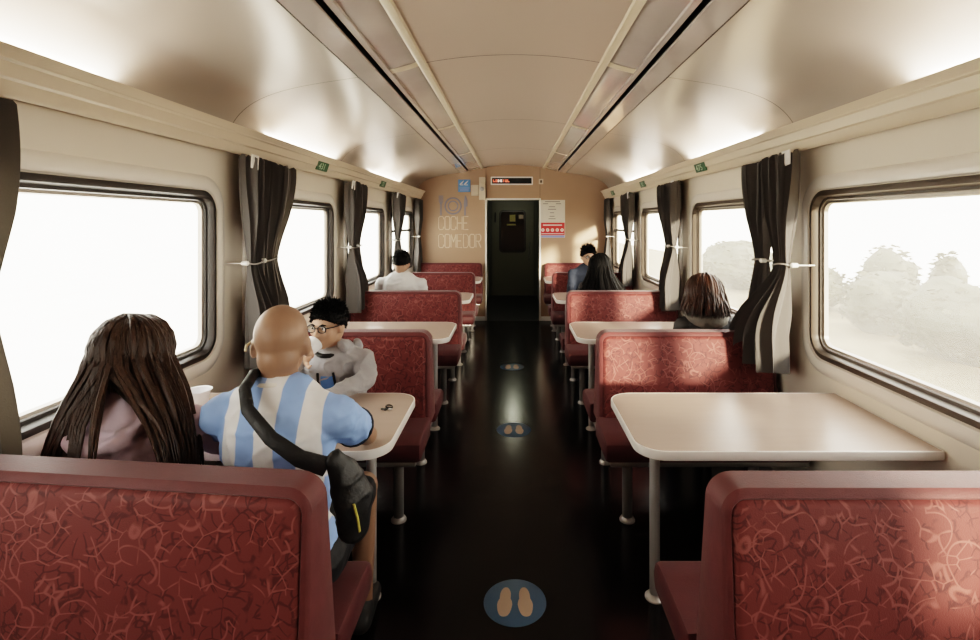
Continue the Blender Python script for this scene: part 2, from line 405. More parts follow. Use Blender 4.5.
for s in (-1, 1):
    bm = BM(); sweep(bm, [(s*x, z) for x, z in cove], YA, YB); obj('cove_panel', bm, M['cove'], ceil)
    bm = BM()
    for y in SEAMS: sweep(bm, [(s*x*.999, z-.0015) for x, z in cove], y-.003, y+.003)
    obj('panel_seam', bm, M['seam'], ceil)
    # diffuser band with cross bars, rail, slot and strip
    bm = BM(); sweep(bm, [(s*.495, 2.402), (s*.55, 2.382), (s*.61, 2.366), (s*.672, 2.354)], YA, YB); obj('light_diffuser', bm, M['diffuser'], ceil)
    bm = BM()
    for k in range(0, 5):
        y = .99+PITCH*k
        for hw in (.035,):
            sweep(bm, [(s*.50, 2.397), (s*.55, 2.378), (s*.61, 2.362), (s*.655, 2.352)], y-hw, y+hw)
    obj('diffuser_bar', bm, M['rail'], ceil)
    bm = BM(); sweep(bm, [(s*.462, 2.404), (s*.466, 2.388), (s*.49, 2.382), (s*.505, 2.386), (s*.507, 2.40)], YA, YB); obj('ceiling_rail', bm, M['rail'], ceil)
    bm = BM(); sweep(bm, [(s*.650, 2.362), (s*.652, 2.346), (s*.676, 2.340), (s*.680, 2.350)], YA, YB); obj('ceiling_rail', bm, M['diffuser'], ceil)
    bm = BM(); sweep(bm, [(s*.678, 2.352), (s*.680, 2.40), (s*.712, 2.40), (s*.714, 2.344)], YA, YB); obj('air_slot', bm, M['black'], ceil)
    bm = BM(); sweep(bm, [(s*.711, 2.346), (s*.714, 2.336), (s*.76, 2.328), (s*.815, 2.317), (s*.817, 2.326)], YA, YB); obj('ceiling_strip', bm, M['diffuser'], ceil)
    bm = BM(); sweep(bm, [(s*.814, 2.320), (s*.817, 2.335), (s*.824, 2.335), (s*.827, 2.322)], YA, YB); obj('strip_gap', bm, M['black'], ceil)
    # cornice with stepped mouldings, closed at the back
    pf = [(1.529, 1.926), (1.48, 1.922), (1.470, 1.912), (1.456, 1.909), (1.446, 1.914), (1.440, 1.924), (1.432, 1.940), (1.428, 1.952), (1.416, 1.958), (1.408, 1.985),
          (1.404, 1.997), (1.394, 2.003), (1.384, 2.030), (1.378, 2.038), (1.372, 2.036), (1.380, 2.024), (1.398, 2.000), (1.529, 1.998)]
    bm = BM(); sweep(bm, [(s*x, z) for x, z in pf], YA, YB); obj('cornice', bm, M['cornice'], ceil)

# ------------------------------------------------------------------ end walls, vestibule and door
DX, DZ = .41, 1.895
plate('wall_back', [[(-XW-.05, 0), (-DX, 0), (-DX, DZ), (DX, DZ), (DX, 0), (XW+.05, 0), (XW+.05, 2.5), (-XW-.05, 2.5)]], .06, M['endwall'],
      lambda u, v, w: (u, Y1+w, v), kind='structure')
plate('wall_front', [[(-XW-.05, 0), (XW+.05, 0), (XW+.05, 2.5), (-XW-.05, 2.5)]], .05, M['endwall'], lambda u, v, w: (u, Y0-w, v), kind='structure')
bm = BM()
for s in (-1, 1): box(bm, min(s*DX, s*(DX+.028)), max(s*DX, s*(DX+.028)), Y1-.012, Y1+.07, 0, DZ+.028, .003)
box(bm, -DX, DX, Y1-.012, Y1+.07, DZ, DZ+.028, .003)
obj('trim_1', bm, M['white'], kind='structure')
bm = BM()
for x in (-DX-.014, DX+.014): box(bm, x-.003, x+.003, Y1-.002, Y1+.01, DZ+.028, 2.42)
obj('trim_2', bm, M['seam'], smooth=False, kind='structure')
bm = BM()
for s in (-1, 1): box(bm, min(s*(DX+.03), s*XW), max(s*(DX+.03), s*XW), Y1-.012, Y1, 0, .07, .003)
obj('baseboard_back', bm, M['white'], kind='structure')
V1 = 10.5
bm = BM(); box(bm, -.75, .75, Y1, V1+.3, -.08, -.002); obj('floor_vestibule', bm, M['black'], smooth=False, kind='structure')
for s, nm in ((-1, 'vestibule_left'), (1, 'vestibule_right')):
    bm = BM(); box(bm, s*.50 if s > 0 else -.55, .55 if s > 0 else -.50, Y1+.06, V1+.1, 0, 2.2); obj('wall_'+nm, bm, M['vest'], smooth=False, kind='structure')
bm = BM(); box(bm, -.55, .55, Y1+.06, V1+.1, 2.02, 2.1); obj('ceiling_vestibule', bm, M['vest'], smooth=False, kind='structure')
bm = BM(); box(bm, -.55, .55, V1+.06, V1+.1, 0, 2.1); obj('wall_vestibule_back', bm, M['vest'], smooth=False, kind='structure')
plate('door_1', [rrect(-.44, .44, .01, 1.98, .03), rrect(-.27, .25, .93, 1.78, .06)], .04, M['door'], lambda u, v, w: (u, V1+w, v), kind='structure')
dr = bpy.data.objects['door_1']
plate('door_pane', [rrect(-.27, .25, .93, 1.78, .06)], .008, M['darkpane'], lambda u, v, w: (u, V1+.02+w, v), dr)
plate('pane_gasket', [rrect(-.29, .27, .91, 1.80, .08), rrect(-.255, .235, .945, 1.765, .05)], .014, M['rubber'], lambda u, v, w: (u, V1-.012+w, v), dr)
plate('pane_sticker', [rrect(-.07, .05, 1.56, 1.70, .005)], .002, M['yellow'], lambda u, v, w: (u, V1+.014+w, v), dr)
plate('pane_sticker', [rrect(.12, .22, 1.62, 1.70, .005)], .002, M['box'], lambda u, v, w: (u, V1+.014+w, v), dr)
plate('pane_sticker', [rrect(-.13, .06, 1.475, 1.51, .005)], .002, M['yellow'], lambda u, v, w: (u, V1+.014+w, v), dr)
bm = BM(); tube(bm, [(.34, V1-.004, .78), (.34, V1-.045, .80), (.34, V1-.045, 1.08), (.34, V1-.004, 1.10)], .013, 8); obj('door_handle', bm, M['steel'], dr)
bm = BM(); tube(bm, [(-.37, V1-.004, 1.55), (-.37, V1-.04, 1.57), (-.37, V1-.04, 1.72), (-.37, V1-.004, 1.74)], .012, 8); obj('door_handle', bm, M['rubber'], dr)
lampo = empty('ceiling_lamp', (0, 9.0, 2.02), label='small bright ceiling lamp in the dark vestibule beyond the doorway', cat='lamp')
bm = BM(); lathe(bm, [(.09, 0), (.09, -.02), (.075, -.03)]); obj('lamp_rim', bm, M['steel'], lampo)
bm = BM(); lathe(bm, [(.072, -.028), (.05, -.036), (.0001, -.038)]); obj('lamp_diffuser', bm, M['doorglow'], lampo)

# ------------------------------------------------------------------ things on the end wall
def onwall(x, z, d=0): return (x, Y1-d, z)
K = Y1/500
def wx(px): return (px-513)*K
def wz(py): return CAMZ-(py-222)*K
def wplate(name, px0, px1, py0, py1, dep, m, parent=None, r=.004, d0=0, **kw):
    return plate(name, [rrect(wx(px0), wx(px1), wz(py1), wz(py0), r, 3)], dep, m, lambda u, v, w: (u, Y1-d0-w, v), parent, **kw)
led = empty('led_display', (0, 0, 0), label='black LED message display in a white frame above the doorway', cat='display')
plate('display_frame', [rrect(wx(490.8), wx(532.8), wz(185), wz(176.8), .01, 3), rrect(wx(492), wx(531.6), wz(183.8), wz(178), .006, 3)], .03, M['white'], lambda u, v, w: (u, Y1-w, v), led)
wplate('display_screen', 491.5, 532, 177.5, 184.3, .02, M['black'], led)
bmA, bmB = BM(), BM(); random.seed(3)
gl = {0: '111101111', 1: '100100111', 2: '101101111', 3: '010010010', 4: '111110111', 5: '110101110'}
for c in range(7):
    g = gl[(c*5+1) % 6]; tgt = BM()
    for i, ch in enumerate(g):
        if ch == '1':
            x = wx(493.2)+c*.037+(i % 3)*.0105; z = wz(179.6)-(i//3)*.0135
            box(tgt, x, x+.0106, Y1-.0225, Y1-.0195, z-.0136, z)
    obj('led_character', tgt, M['led2' if c in (2, 3) else 'led'], led, smooth=False)
bmA.free(); bmB.free()
sw = empty('wall_switch', (0, 0, 0), label='small square beige switch right of the LED display', cat='switch')
wplate('switch_plate', 538.8, 543.2, 179, 184.2, .015, M['box'], sw); wplate('switch_button', 540, 542, 180.3, 182.9, .006, M['seam'], sw, d0=.015)
bx_ = empty('control_box', (0, 0, 0), label='cluster of stacked beige wall boxes left of the LED display', cat='wall box')
wplate('upper_box', 479.3, 485.6, 177.4, 184, .05, M['box'], bx_, .008); wplate('lower_box', 479.3, 485.6, 184.4, 200, .07, M['box'], bx_, .008)
wplate('side_box', 471.4, 478.8, 185.2, 195.8, .05, M['box'], bx_, .008)
bm = BM(); lathe(bm, [(.034, 0), (.034, .012), (.024, .016)], (wx(482.4), Y1-.07, wz(189.2)), rot=Euler((PI/2, 0, 0)).to_matrix()); obj('dial', bm, M['steel'], bx_)
sg = empty('blue_notice', (0, 0, 0), label='small square blue notice with white pictogram high on the end wall', cat='sign')
wplate('sign_panel', 458.2, 470.4, 179.6, 192, .006, M['sign_blue'], sg)
bm = BM()
for dx in (0, .068):
    tube(bm, [onwall(wx(459.8)+dx, wz(184.6), .008), onwall(wx(459.8)+dx+.03, wz(183.2), .008), onwall(wx(459.8)+dx+.062, wz(180.8), .008)], [.006, .013, .004], 6)
    tube(bm, [onwall(wx(460.2)+dx, wz(184.9), .008), onwall(wx(460.2)+dx+.05, wz(184.9), .008)], .006, 6)
obj('pictogram', bm, M['white'], sg)
bm = BM(); box(bm, wx(459), wx(469.6), Y1-.009, Y1-.005, wz(188.4), wz(187.6)); obj('text_line', bm, M['poster_blue'], sg, smooth=False)
bm = BM(); box(bm, wx(460), wx(468.6), Y1-.009, Y1-.005, wz(190.6), wz(189.4)); obj('text_line', bm, M['poster_blue'], sg, smooth=False)
# COCHE COMEDOR: hand drawn narrow double-line capitals
def stroke_word(word, px0, px1, py0, py1):
    G = {'C': [[(1, .78), (1, .9), (.8, 1), (.2, 1), (0, .9), (0, .1), (.2, 0), (.8, 0), (1, .1), (1, .22)]],
         'O': [[(.2, 1), (.8, 1), (1, .9), (1, .1), (.8, 0), (.2, 0), (0, .1), (0, .9), (.2, 1)]],
         'H': [[(0, 0), (0, 1)], [(1, 0), (1, 1)], [(0, .5), (1, .5)]],
         'E': [[(1, 1), (0, 1), (0, 0), (1, 0)], [(0, .5), (.75, .5)]],
         'M': [[(0, 0), (0, 1)], [(0, 1), (.5, .4)], [(.5, .4), (1, 1)], [(1, 1), (1, 0)]],
         'D': [[(0, 0), (0, 1), (.7, 1), (1, .82), (1, .18), (.7, 0), (0, 0)]],
         'R': [[(0, 0), (0, 1), (.75, 1), (1, .86), (1, .62), (.75, .48), (0, .48)], [(.45, .48), (1, 0)]]}
    n = len(word); pw = (px1-px0)/n; bm = BM()
    for i, ch in enumerate(word):
        for st in G[ch]:
            tube(bm, [onwall(wx(px0+i*pw+.2+u*(pw-1.35)), wz(py1-v*(py1-py0)), .003) for u, v in st], .0085, 5, flat=((0, 1, 0), .3))
    return bm
wl = empty('wall_lettering', (0, 0, 0), label='white wall lettering COCHE COMEDOR under a plate and cutlery drawing', cat='lettering')
obj('word', stroke_word('COCHE', 438.6, 469.5, 216.5, 229.5), M['letter'], wl); obj('word', stroke_word('COMEDOR', 438.6, 482, 234.3, 247.5), M['letter'], wl)
pi_ = []
bm = BM()
def circ(cx, cy, r, th):
    tube(bm, [onwall(wx(cx)+r*math.cos(2*PI*k/28), wz(cy)+r*math.sin(2*PI*k/28), .003) for k in range(29)], th, 5, flat=((0, 1, 0), .3))
circ(453, 206, .125, .013); circ(453, 206, .075, .010)
obj('plate_drawing', bm, M['icon'], wl)
bm = BM()
for dx in (-.028, -.009, .010, .028): tube(bm, [onwall(wx(441)+dx, wz(195.5), .003), onwall(wx(441)+dx, wz(202), .003)], .007, 5, flat=((0, 1, 0), .3))
tube(bm, [onwall(wx(441), wz(202), .003), onwall(wx(441), wz(204.5), .003), onwall(wx(441), wz(215.5), .003)], [.034, .016, .016], 6, flat=((0, 1, 0), .2))
obj('fork_drawing', bm, M['icon'], wl)
bm = BM(); tube(bm, [onwall(wx(465.5), wz(195.5), .003), onwall(wx(465.8), wz(200), .003), onwall(wx(465.6), wz(206), .003), onwall(wx(465), wz(207), .003), onwall(wx(465), wz(215.5), .003)], [.008, .030, .034, .016, .016], 6, flat=((0, 1, 0), .2))
obj('knife_drawing', bm, M['icon'], wl)
ps = empty('notice_poster', (0, 0, 0), label='white notice poster with a red band of round pictograms right of the doorway', cat='poster')
wplate('poster_sheet', 540, 565, 200, 237.6, .004, M['paper'], ps)
wplate('red_band', 540.3, 564.6, 222.6, 235.2, .002, M['poster_red'], ps, d0=.004)
wplate('blue_strip', 540.3, 564.6, 235.4, 237.4, .002, M['poster_blue'], ps, d0=.004)
bm = BM(); random.seed(5)
for (px0, px1, py) in ((543, 548, 203.5), (556, 561, 203.5), (549, 555, 206.5), (548, 556, 209), (550, 554, 212.5), (549.5, 554.5, 216), (548.5, 555.5, 218.5), (545, 560, 201.4)):
    bm = BM(); box(bm, wx(px0), wx(px1), Y1-.0065, Y1-.0035, wz(py+.55), wz(py)); obj('text_line', bm, M['ink'], ps, smooth=False)
for k in range(5):
    bm = BM(); cx, cz = wx(542.8+k*4.8), wz(230)
    lathe(bm, [(.026, 0), (.026, .003)], (cx, Y1-.006, cz), rot=Euler((PI/2, 0, 0)).to_matrix(), seg=16); obj('pictogram', bm, M['white'], ps)
    bm = BM(); box(bm, cx-.012, cx+.010, Y1-.0115, Y1-.0085, cz-.006, cz+.008); obj('pictogram_mark', bm, M['poster_red'], ps, smooth=False)
for q in ((543, 562, 225.6, 224.6), (541.5, 563.5, 234, 233.4)):
    bm = BM(); box(bm, wx(q[0]), wx(q[1]), Y1-.009, Y1-.0055, wz(q[2]), wz(q[3])); obj('text_line', bm, M['white'], ps, smooth=False)

# ------------------------------------------------------------------ benches
def make_bench(s, single=False, lift=0.0, tilt=0.0):
    """local origin on the floor under the backrest's middle; s = side of the car; +-y are the two seats"""
    root = empty('bench')
    def halft(z): return .050+(.918-z)/.52*.062
    zt, z0, xw = .918, .40, XW-.03
    def outline(inset):
        a, b = (.476 if s < 0 else .492)+inset, xw-inset
        pts = rrect(a, b, z0+inset, zt-inset, [max(.035-inset, .012), max(.060-inset, .02), .01, .01], 6)
        out = []
        for x, z in pts:
            k = (zt-z)/(zt-z0)
            x2 = x-.010*k*(b-x)/(b-a)
            if z > .6: z = z+tilt*(x-.50)
            out.append((x2, z))
        return out
    bm = BM(); yl = [(-1, .040, -.009), (-1, .030, -.005), (-1, .024, .004), (-1, .019, -.001), (-.97, .008, 0), (-.82, .0, 0), (.82, .0, 0), (.97, .008, 0), (1, .019, .001), (1, .024, -.004), (1, .030, .005), (1, .040, .009)]
    if single: yl = [(-1, .040, -.009), (-1, .030, -.005), (-1, .024, .004), (-1, .019, -.001), (-.97, .008, 0), (-.82, .0, 0), (.12, 0, 0)]
    Ls = []
    for m_, ins, dy in yl:
        Ls.append([bm.verts.new((s*x, m_*halft(z)+dy, z)) for x, z in outline(ins)])
    for i, (A, B) in enumerate(zip(Ls, Ls[1:])):
        ring_band(bm, A, B, 0 if (i < 2 or i > len(Ls)-4 and not single) else 1)
    f = bm.faces.new(Ls[0]); f.material_index = 0
    f = bm.faces.new(Ls[-1]); f.material_index = 0
    bk = obj('backrest', bm, [M['red'], M['red_plain']], root)
    for d in ((-1,) if single else (-1, 1)):
        # cushion: rounded slab with a waterfall front
        bm = BM(); prof = [(.10, .455), (.30, .457), (.385, .452), (.415, .435), (.425, .405), (.420, .365), (.405, .345), (.10, .345)]
        rows = []
        for x, ins in ((.462, .016), (.468, .005), (.482, 0), (xw-.02, 0), (xw, .01)):
            cy, cz = .26, .40
            rows.append([bm.verts.new((s*x, d*(cy+(y-cy)*(1-ins/.165)), cz+(z-cz)*(1-ins/.055))) for y, z in prof])
        for A, B in zip(rows, rows[1:]): ring_band(bm, A, B)
        bm.faces.new(rows[0]); bm.faces.new(rows[-1])
        obj('seat_cushion', bm, M['red_seat'], root)
        bm = BM(); box(bm, min(s*.49, s*(xw-.01)), max(s*.49, s*(xw-.01)), min(d*.05, d*.40), max(d*.05, d*.40), .318, .344, .004); obj('seat_frame', bm, M['steel'], root)
        for x in (.594, 1.25):
            bm = BM(); lathe(bm, [(.026, .012), (.026, .32)], (s*x, d*.31, 0), 20); lg = obj('leg', bm, M['steel'], root)
            bm = BM(); lathe(bm, [(.040, 0), (.040, .006), (.034, .016), (.028, .022)], (s*x, d*.31, 0), 20); obj('foot_ring', bm, M['chrome'], lg)
    return root
PY = [1.23, 2.91, 4.59, 6.27]
BL = {(-1, 0): 'double-sided red bench nearest the camera on left, behind the woman in lilac hoodie',
      (-1, 1): 'double-sided red bench behind the boy in the grey hoodie, second on left',
      (-1, 2): 'double-sided red bench in front of the man in white t-shirt, third on left',
      (-1, 3): 'double-sided red bench fourth on left, just beyond the man in white t-shirt',
      (1, 0): 'double-sided red bench nearest the camera on right with a sunlit right end',
      (1, 1): 'double-sided red bench in front of the auburn-haired woman, second on right',
      (1, 2): 'double-sided red bench in front of the long black-haired woman, third on right',
      (1, 3): 'double-sided red bench behind the man in navy shirt, fourth on right'}
for s in (-1, 1):
    src = make_bench(s)
    for k, y in enumerate(PY):
        if s < 0 and k == 0:
            o = make_bench(s, tilt=.055)
        else:
            o = src if k == 1 else copy_tree(src)
        o.location = (0, y, 0)
        prop(o, BL[(s, k)], 'bench', 'red benches on the %s side of the aisle' % ('left' if s < 0 else 'right'))
    o = make_bench(s, single=True); o.location = (0, 7.76, 0)
    prop(o, 'red bench with its back against the end wall, %s' % ('under the wall lettering' if s < 0 else 'under the notice poster'), 'bench', 'red benches on the %s side of the aisle' % ('left' if s < 0 else 'right'))

# ------------------------------------------------------------------ tables
def make_table(s):
    root = empty('dining_table')
    hx0, hx1, hy = .445, XW-.004, .305
    rr = [.012, .105, .105, .012]
    ol = rrect(hx0, hx1, -hy, hy, rr, 10)
    def lp(bm, ins, z): return [bm.verts.new((s*x, y, z)) for x, y in rrect(hx0+ins, hx1-ins, -hy+ins, hy-ins, [max(r-ins, .004) for r in rr], 10)]
    bm = BM(); A, B = lp(bm, .007, .741), lp(bm, .007, .715); ring_band(bm, A, B); bm.faces.new(A); bm.faces.new(B); obj('tabletop', bm, M['laminate'], root)
    bm = BM(); Ls = [lp(bm, .0075, .7395), lp(bm, .005, .7418), lp(bm, .001, .740), lp(bm, 0, .736), lp(bm, 0, .712), lp(bm, .002, .708), lp(bm, .012, .707)]
    for a, b in zip(Ls, Ls[1:]): ring_band(bm, a, b)
    obj('table_edge', bm, M['edge'], root)
    bm = BM(); lathe(bm, [(.021, .02), (.021, .70)], (s*.585, 0, 0), 20); lg = obj('leg', bm, M['chrome'], root)
    bm = BM(); lathe(bm, [(.040, 0), (.040, .005), (.031, .014), (.023, .020)], (s*.585, 0, 0), 22); obj('foot_flange', bm, M['chrome'], lg)
    bm = BM(); box(bm, s*.585-.06, s*.585+.06, -.06, .06, .700, .712, .003); obj('leg_plate', bm, M['steel'], root)
    bm = BM(); box(bm, min(s*(XW-.03), s*(XW-.002)), max(s*(XW-.03), s*(XW-.002)), -.24, .24, .675, .713, .004); obj('wall_bracket', bm, M['steel'], root)
    return root
TL = {(-1, 0): 'beige dining table with keys on it, beside the man in striped jersey',
      (-1, 1): 'beige dining table behind the red bench of the boy, second on left',
      (-1, 2): 'beige dining table beside the man in white t-shirt, third on left',
      (-1, 3): 'beige dining table under the wall lettering, farthest on left',
      (1, 0): 'empty beige dining table nearest the camera on right, by the sunny window',
      (1, 1): 'beige dining table in front of the auburn-haired woman, second on right',
      (1, 2): 'beige dining table between the long black-haired woman and the man in navy',
      (1, 3): 'beige dining table nearest the notice poster, farthest on right'}
for s in (-1, 1):
    src = make_table(s)
    for k in range(4):
        o = src if k == 0 else copy_tree(src)
        o.location = (0, 2.065+PITCH*k, 0)
        prop(o, TL[(s, k)], 'table', 'wall tables on the %s side' % ('left' if s < 0 else 'right'))

# ------------------------------------------------------------------ curtains
def curtain(s, label, y_top, w_top, y_tie, w_tie, y_bot, w_bot, depth=0.0, folds=5, zb=.765, tape=False, seed=0, deep=0.0):
    """gathered cloth hanging under the cornice and pinched by a tie at mid height"""
    rnd = random.Random(seed)
    zt, ztie = 1.915, 1.33
    ph = rnd.random()*6; ph2 = rnd.random()*6
    root = empty('curtain', (s*(XW-.075-depth), y_tie, zb), label=label, cat='curtain')
    ox, oy, oz = root.location
    nu, nv = 64, 44; bm = BM(); grid = []
    def sm(t): t = max(0, min(1, t)); return t*t*(3-2*t)
    for j in range(nv+1):
        v = j/nv; z = zt+(zb-zt)*v
        if z > ztie:
            t = (zt-z)/(zt-ztie); k = sm(t)
            bul = math.sin(PI*t)*.25
            w = (w_top*(1-k)+w_tie*k)*(1+bul*.5); yc = y_top*(1-k)+y_tie*k
        else:
            t = (ztie-z)/(ztie-zb); k = sm(t*1.15)**.8 if t > 0 else 0
            w = w_tie*(1-k)+w_bot*k; yc = y_tie*(1-k)+y_bot*k
        amp = .014+.024*min(1, abs(z-ztie)/.25) if z < 1.89 else .024
        if z < ztie: amp += deep*sm((ztie-z)/.35)
        row = []
        for i in range(nu+1):
            u = i/nu
            a = 2*PI*folds*u+ph+.5*math.sin(3*v+ph2)
            x = amp*math.sin(a)+.35*amp*math.sin(2.3*a+ph2+2*v)
            y = yc+(u-.5)*2*w+.25*w/folds*math.sin(2*a+1)
            zz = z+(.012*math.sin(2*PI*1.5*u+ph) if j == nv else 0) - (.018*abs(math.sin(PI*folds*u+ph)) if j == 0 else 0)
            xx = XW-.075-depth-x-(deep*1.6*sm((ztie-z)/.4) if z < ztie else 0)
            row.append(bm.verts.new((s*min(xx, XW-.018)-ox, y-oy, zz-oz)))
        grid.append(row)
    for j in range(nv):
        for i in range(nu): bm.faces.new((grid[j][i], grid[j][i+1], grid[j+1][i+1], grid[j+1][i]))
    obj('cloth', bm, M['curtain'], root)
    bm = BM(); r = w_tie+.006
    pts = [(.040*math.cos(2*PI*k/20), r*math.sin(2*PI*k/20), ztie-oz+.006*math.sin(4*PI*k/20)) for k in range(21)]
    tube(bm, pts, .0045, 6); tie = obj('tieback', bm, M['tie_cord'], root)
    bm = BM(); ys = -1 if y_tie < y_top+.2 else 1
    kx = s*(XW-.002)-ox
    lathe(bm, [(.0035, 0), (.0035, .085), (.012, .088), (.013, .118), (.006, .124)], (kx, -(w_tie+.012), ztie-oz), 14, Matrix.Rotation(-s*PI/2, 3, 'Y')); obj('tie_knob', bm, M['white_tape'], tie)
    if tape:
        bm = BM(); y0 = y_top-w_top-.01-oy
        xx = s*(XW-.075-depth-.034)-ox
        q = [(xx, y0+.012, zt-.006-oz), (xx, y0+.085, zt-.008-oz), (xx, y0+.075, zt-.085-oz), (xx+s*.012, y0+.03, zt-.075-oz)]
        q2 = [(x+s*.006, y, z) for x, y, z in q]
        A = [bm.verts.new(p) for p in q]; B = [bm.verts.new(p) for p in q2]; ring_band(bm, A, B); bm.faces.new(A); bm.faces.new(B[::-1])
        obj('header_tape', bm, M['white_tape'], root)
    return root
# left side
curtain(-1, 'charcoal curtain at the left edge beside the nearest left window', 1.27, .16, 1.26, .13, 1.30, .165, folds=4, seed=1)
GL = 'charcoal curtains tied back between the windows'
def pair(s, k, near_label, far_label, nb=None, fb=None, folds=5, deep=.015):
    p = 2.81+PITCH*(k-1)
    if nb is None: nb = (p-.06, .13, p-.08, .05, p+.0, .13)
    if fb is None: fb = (p+.20, .24, p+.17, .075, p+.20, .18)
    a = curtain(s, near_label, *nb, depth=.034+deep*.6, tape=True, folds=folds, seed=10*k+s, deep=deep); b = curtain(s, far_label, *fb, depth=0, folds=6, seed=10*k+s+3)
    a['group'] = GL; b['group'] = GL
pair(-1, 1, 'narrow near curtain of the pair between first and second left windows', 'wide far curtain of the pair between first and second left windows',
     (2.755, .115, 2.725, .055, 2.79, .12), (3.02, .25, 2.96, .10, 3.0, .20))
pair(-1, 2, 'near curtain of the pair between second and third left windows', 'far curtain of the pair between second and third left windows')
pair(-1, 3, 'near curtain of the pair between third and fourth left windows', 'far curtain of the pair between third and fourth left windows')
o = curtain(-1, 'charcoal curtain in the far left corner beside the wall lettering', 7.68, .15, 7.68, .10, 7.68, .14, folds=4, seed=44); o['group'] = GL
pair(1, 1, 'near curtain of the first right pair with sunlit flared hem and white header tape', 'dark far curtain of the first right pair, behind the sunlit one',
     (2.60, .13, 2.60, .055, 2.77, .20), (2.96, .21, 2.93, .07, 2.94, .13), folds=4, deep=.034)
pair(1, 2, 'near curtain of the pair between second and third right windows', 'far curtain of the pair between second and third right windows')
pair(1, 3, 'near curtain of the pair between third and fourth right windows', 'far curtain of the pair between third and fourth right windows')
o = curtain(1, 'charcoal curtain in the far right corner beyond the man in navy shirt', 7.68, .15, 7.68, .10, 7.68, .14, folds=4, seed=54); o['group'] = GL

# ------------------------------------------------------------------ number plates on the cornice, floor stickers
PLT = ['green number plate on the left cornice above the first curtain pair', 'green number plate on the left cornice above the second curtain pair',
       'green number plate on the right cornice above the second right window', 'green number plate on the right cornice above the third right window', 'green number plate on the right cornice nearest the end wall']
for (s, y, txt), lb in zip(((-1, 3.72, '431'), (-1, 5.45, '32'), (1, 3.78, '475'), (1, 5.46, '32'), (1, 7.1, '21')), PLT):
    x = s*1.424; t = empty('number_plate', (x, y, 1.962), label=lb, cat='sign', group='green plates on the cornices')
    ti = .28
    pl = lambda u, v, w, s=s: (-s*(w+v*ti*-1*0)-s*(.004)+s*(-v*.34), u*(1 if s < 0 else -1), v)
    plate('sign_plate', [rrect(-.105, .105, -.031, .031, .006, 3)], .006, M['sign_green'], pl, t)
    pt = lambda u, v, w, s=s: (-s*.0125-s*.0-s*(v*.34)-s*w, u*(1 if s < 0 else -1), v)
    obj('plate_text', text_bm(txt, .062, .002, lambda u, v, w, p=pt: p(u-.026*len(txt), v-.022, w), sx=1.35), M['sign_text'], t, smooth=False)
for i, (x, y, lb) in enumerate(((.008, 2.04, 'round blue floor sticker with pale footprints nearest the camera'), (.006, 3.73, 'round blue floor sticker with footprints halfway down the aisle'), (-.01, 5.35, 'round blue floor sticker with footprints farthest down the aisle'))):
    if i == 0:
        st0 = empty('floor_sticker', (x, y, 0), label=lb, cat='sticker', group='blue footprint stickers along the aisle')
        bm = BM(); lathe(bm, [(.128, 0), (.128, .001), (.127, .0015)], seg=48); obj('sticker_disc', bm, M['sky_blue'], st0)
        for sx in (-1, 1):
            pts = []
            for k in range(32):
                a = 2*PI*k/32; yy = math.sin(a)
                wdt = .031 if yy < -.1 else .031-.010*min(1, (yy+.1)/.35) if yy < .25 else .022+.003*math.sin((yy-.25)/.75*PI)
                pts.append((sx*.041+wdt*math.copysign(abs(math.cos(a))**.75, math.cos(a)) + sx*.004*(-yy), .078*yy))
            plate('footprint', [pts], .001, M['foot'], lambda u, v, w: (u, v, .0016+w), st0)
    else:
        o = copy_tree(st0); o.location = (x, y, 0); o['label'] = lb

# ------------------------------------------------------------------ people
def remeshed(name, bm, m, parent, voxel=.009, sm=3, wrinkle=0, **kw):
    o = obj(name, bm, m, parent, **kw)
    md = o.modifiers.new('r', 'REMESH'); md.mode = 'VOXEL'; md.voxel_size = voxel; md.use_smooth_shade = True
    md = o.modifiers.new('s', 'SMOOTH'); md.factor = .5; md.iterations = sm
    baked(o)
    if wrinkle:
        me = o.data; nrm = [v.normal.copy() for v in me.vertices]
        for v, nn in zip(me.vertices, nrm):
            p = v.co; q = Vector((p.x*7+p.z*3, p.y*7, p.z*11-p.x*4)); d = noise.noise(q*.9)
            e = 1-abs(noise.noise(q*1.6+Vector((3, 7, 1))))*2.6
            v.co = p+nn*wrinkle*(d*.8+max(0, e)**2*.8-.2)
    return o
def hand(bm, wrist, elbow, up, s, curl, side):
    """palm, four unequal fingers and a thumb, bent about the palm"""
    w = Vector(wrist); d = (w-Vector(elbow)).normalized(); up = Vector(up); up = (up-d*up.dot(d)).normalized(); ac = d.cross(up)*side
    R3 = Matrix((ac, d, up)).transposed()
    ell(bm, w+d*.048*s, (.040*s, .052*s, .017*s), R3, 14, 10)
    for i, (o_, ln) in enumerate(((-.031, .066), (-.0105, .076), (.0105, .072), (.031, .056))):
        p = w+d*.088*s+ac*o_*s; dd = (d+ac*o_*2.2).normalized(); cu = 0
        for seg_, fr in enumerate((.45, .32, .23)):
            cu += curl*(.5 if seg_ == 0 else .8)
            q = p+(dd*math.cos(cu)-up*math.sin(cu))*ln*fr*1.25*s
            cap(bm, p, q, (.0088-.0008*seg_)*s, (.0082-.0008*seg_)*s, 10); p = q
    p = w+d*.028*s-ac*.034*s; q = p+(d*.6-ac*.75-up*.25).normalized()*.042*s; r = q+(d*.9-ac*.15-up*.35*curl).normalized()*.034*s
    cap(bm, p, q, .0125*s, .0105*s, 10); cap(bm, q, r, .0105*s, .0085*s, 10)
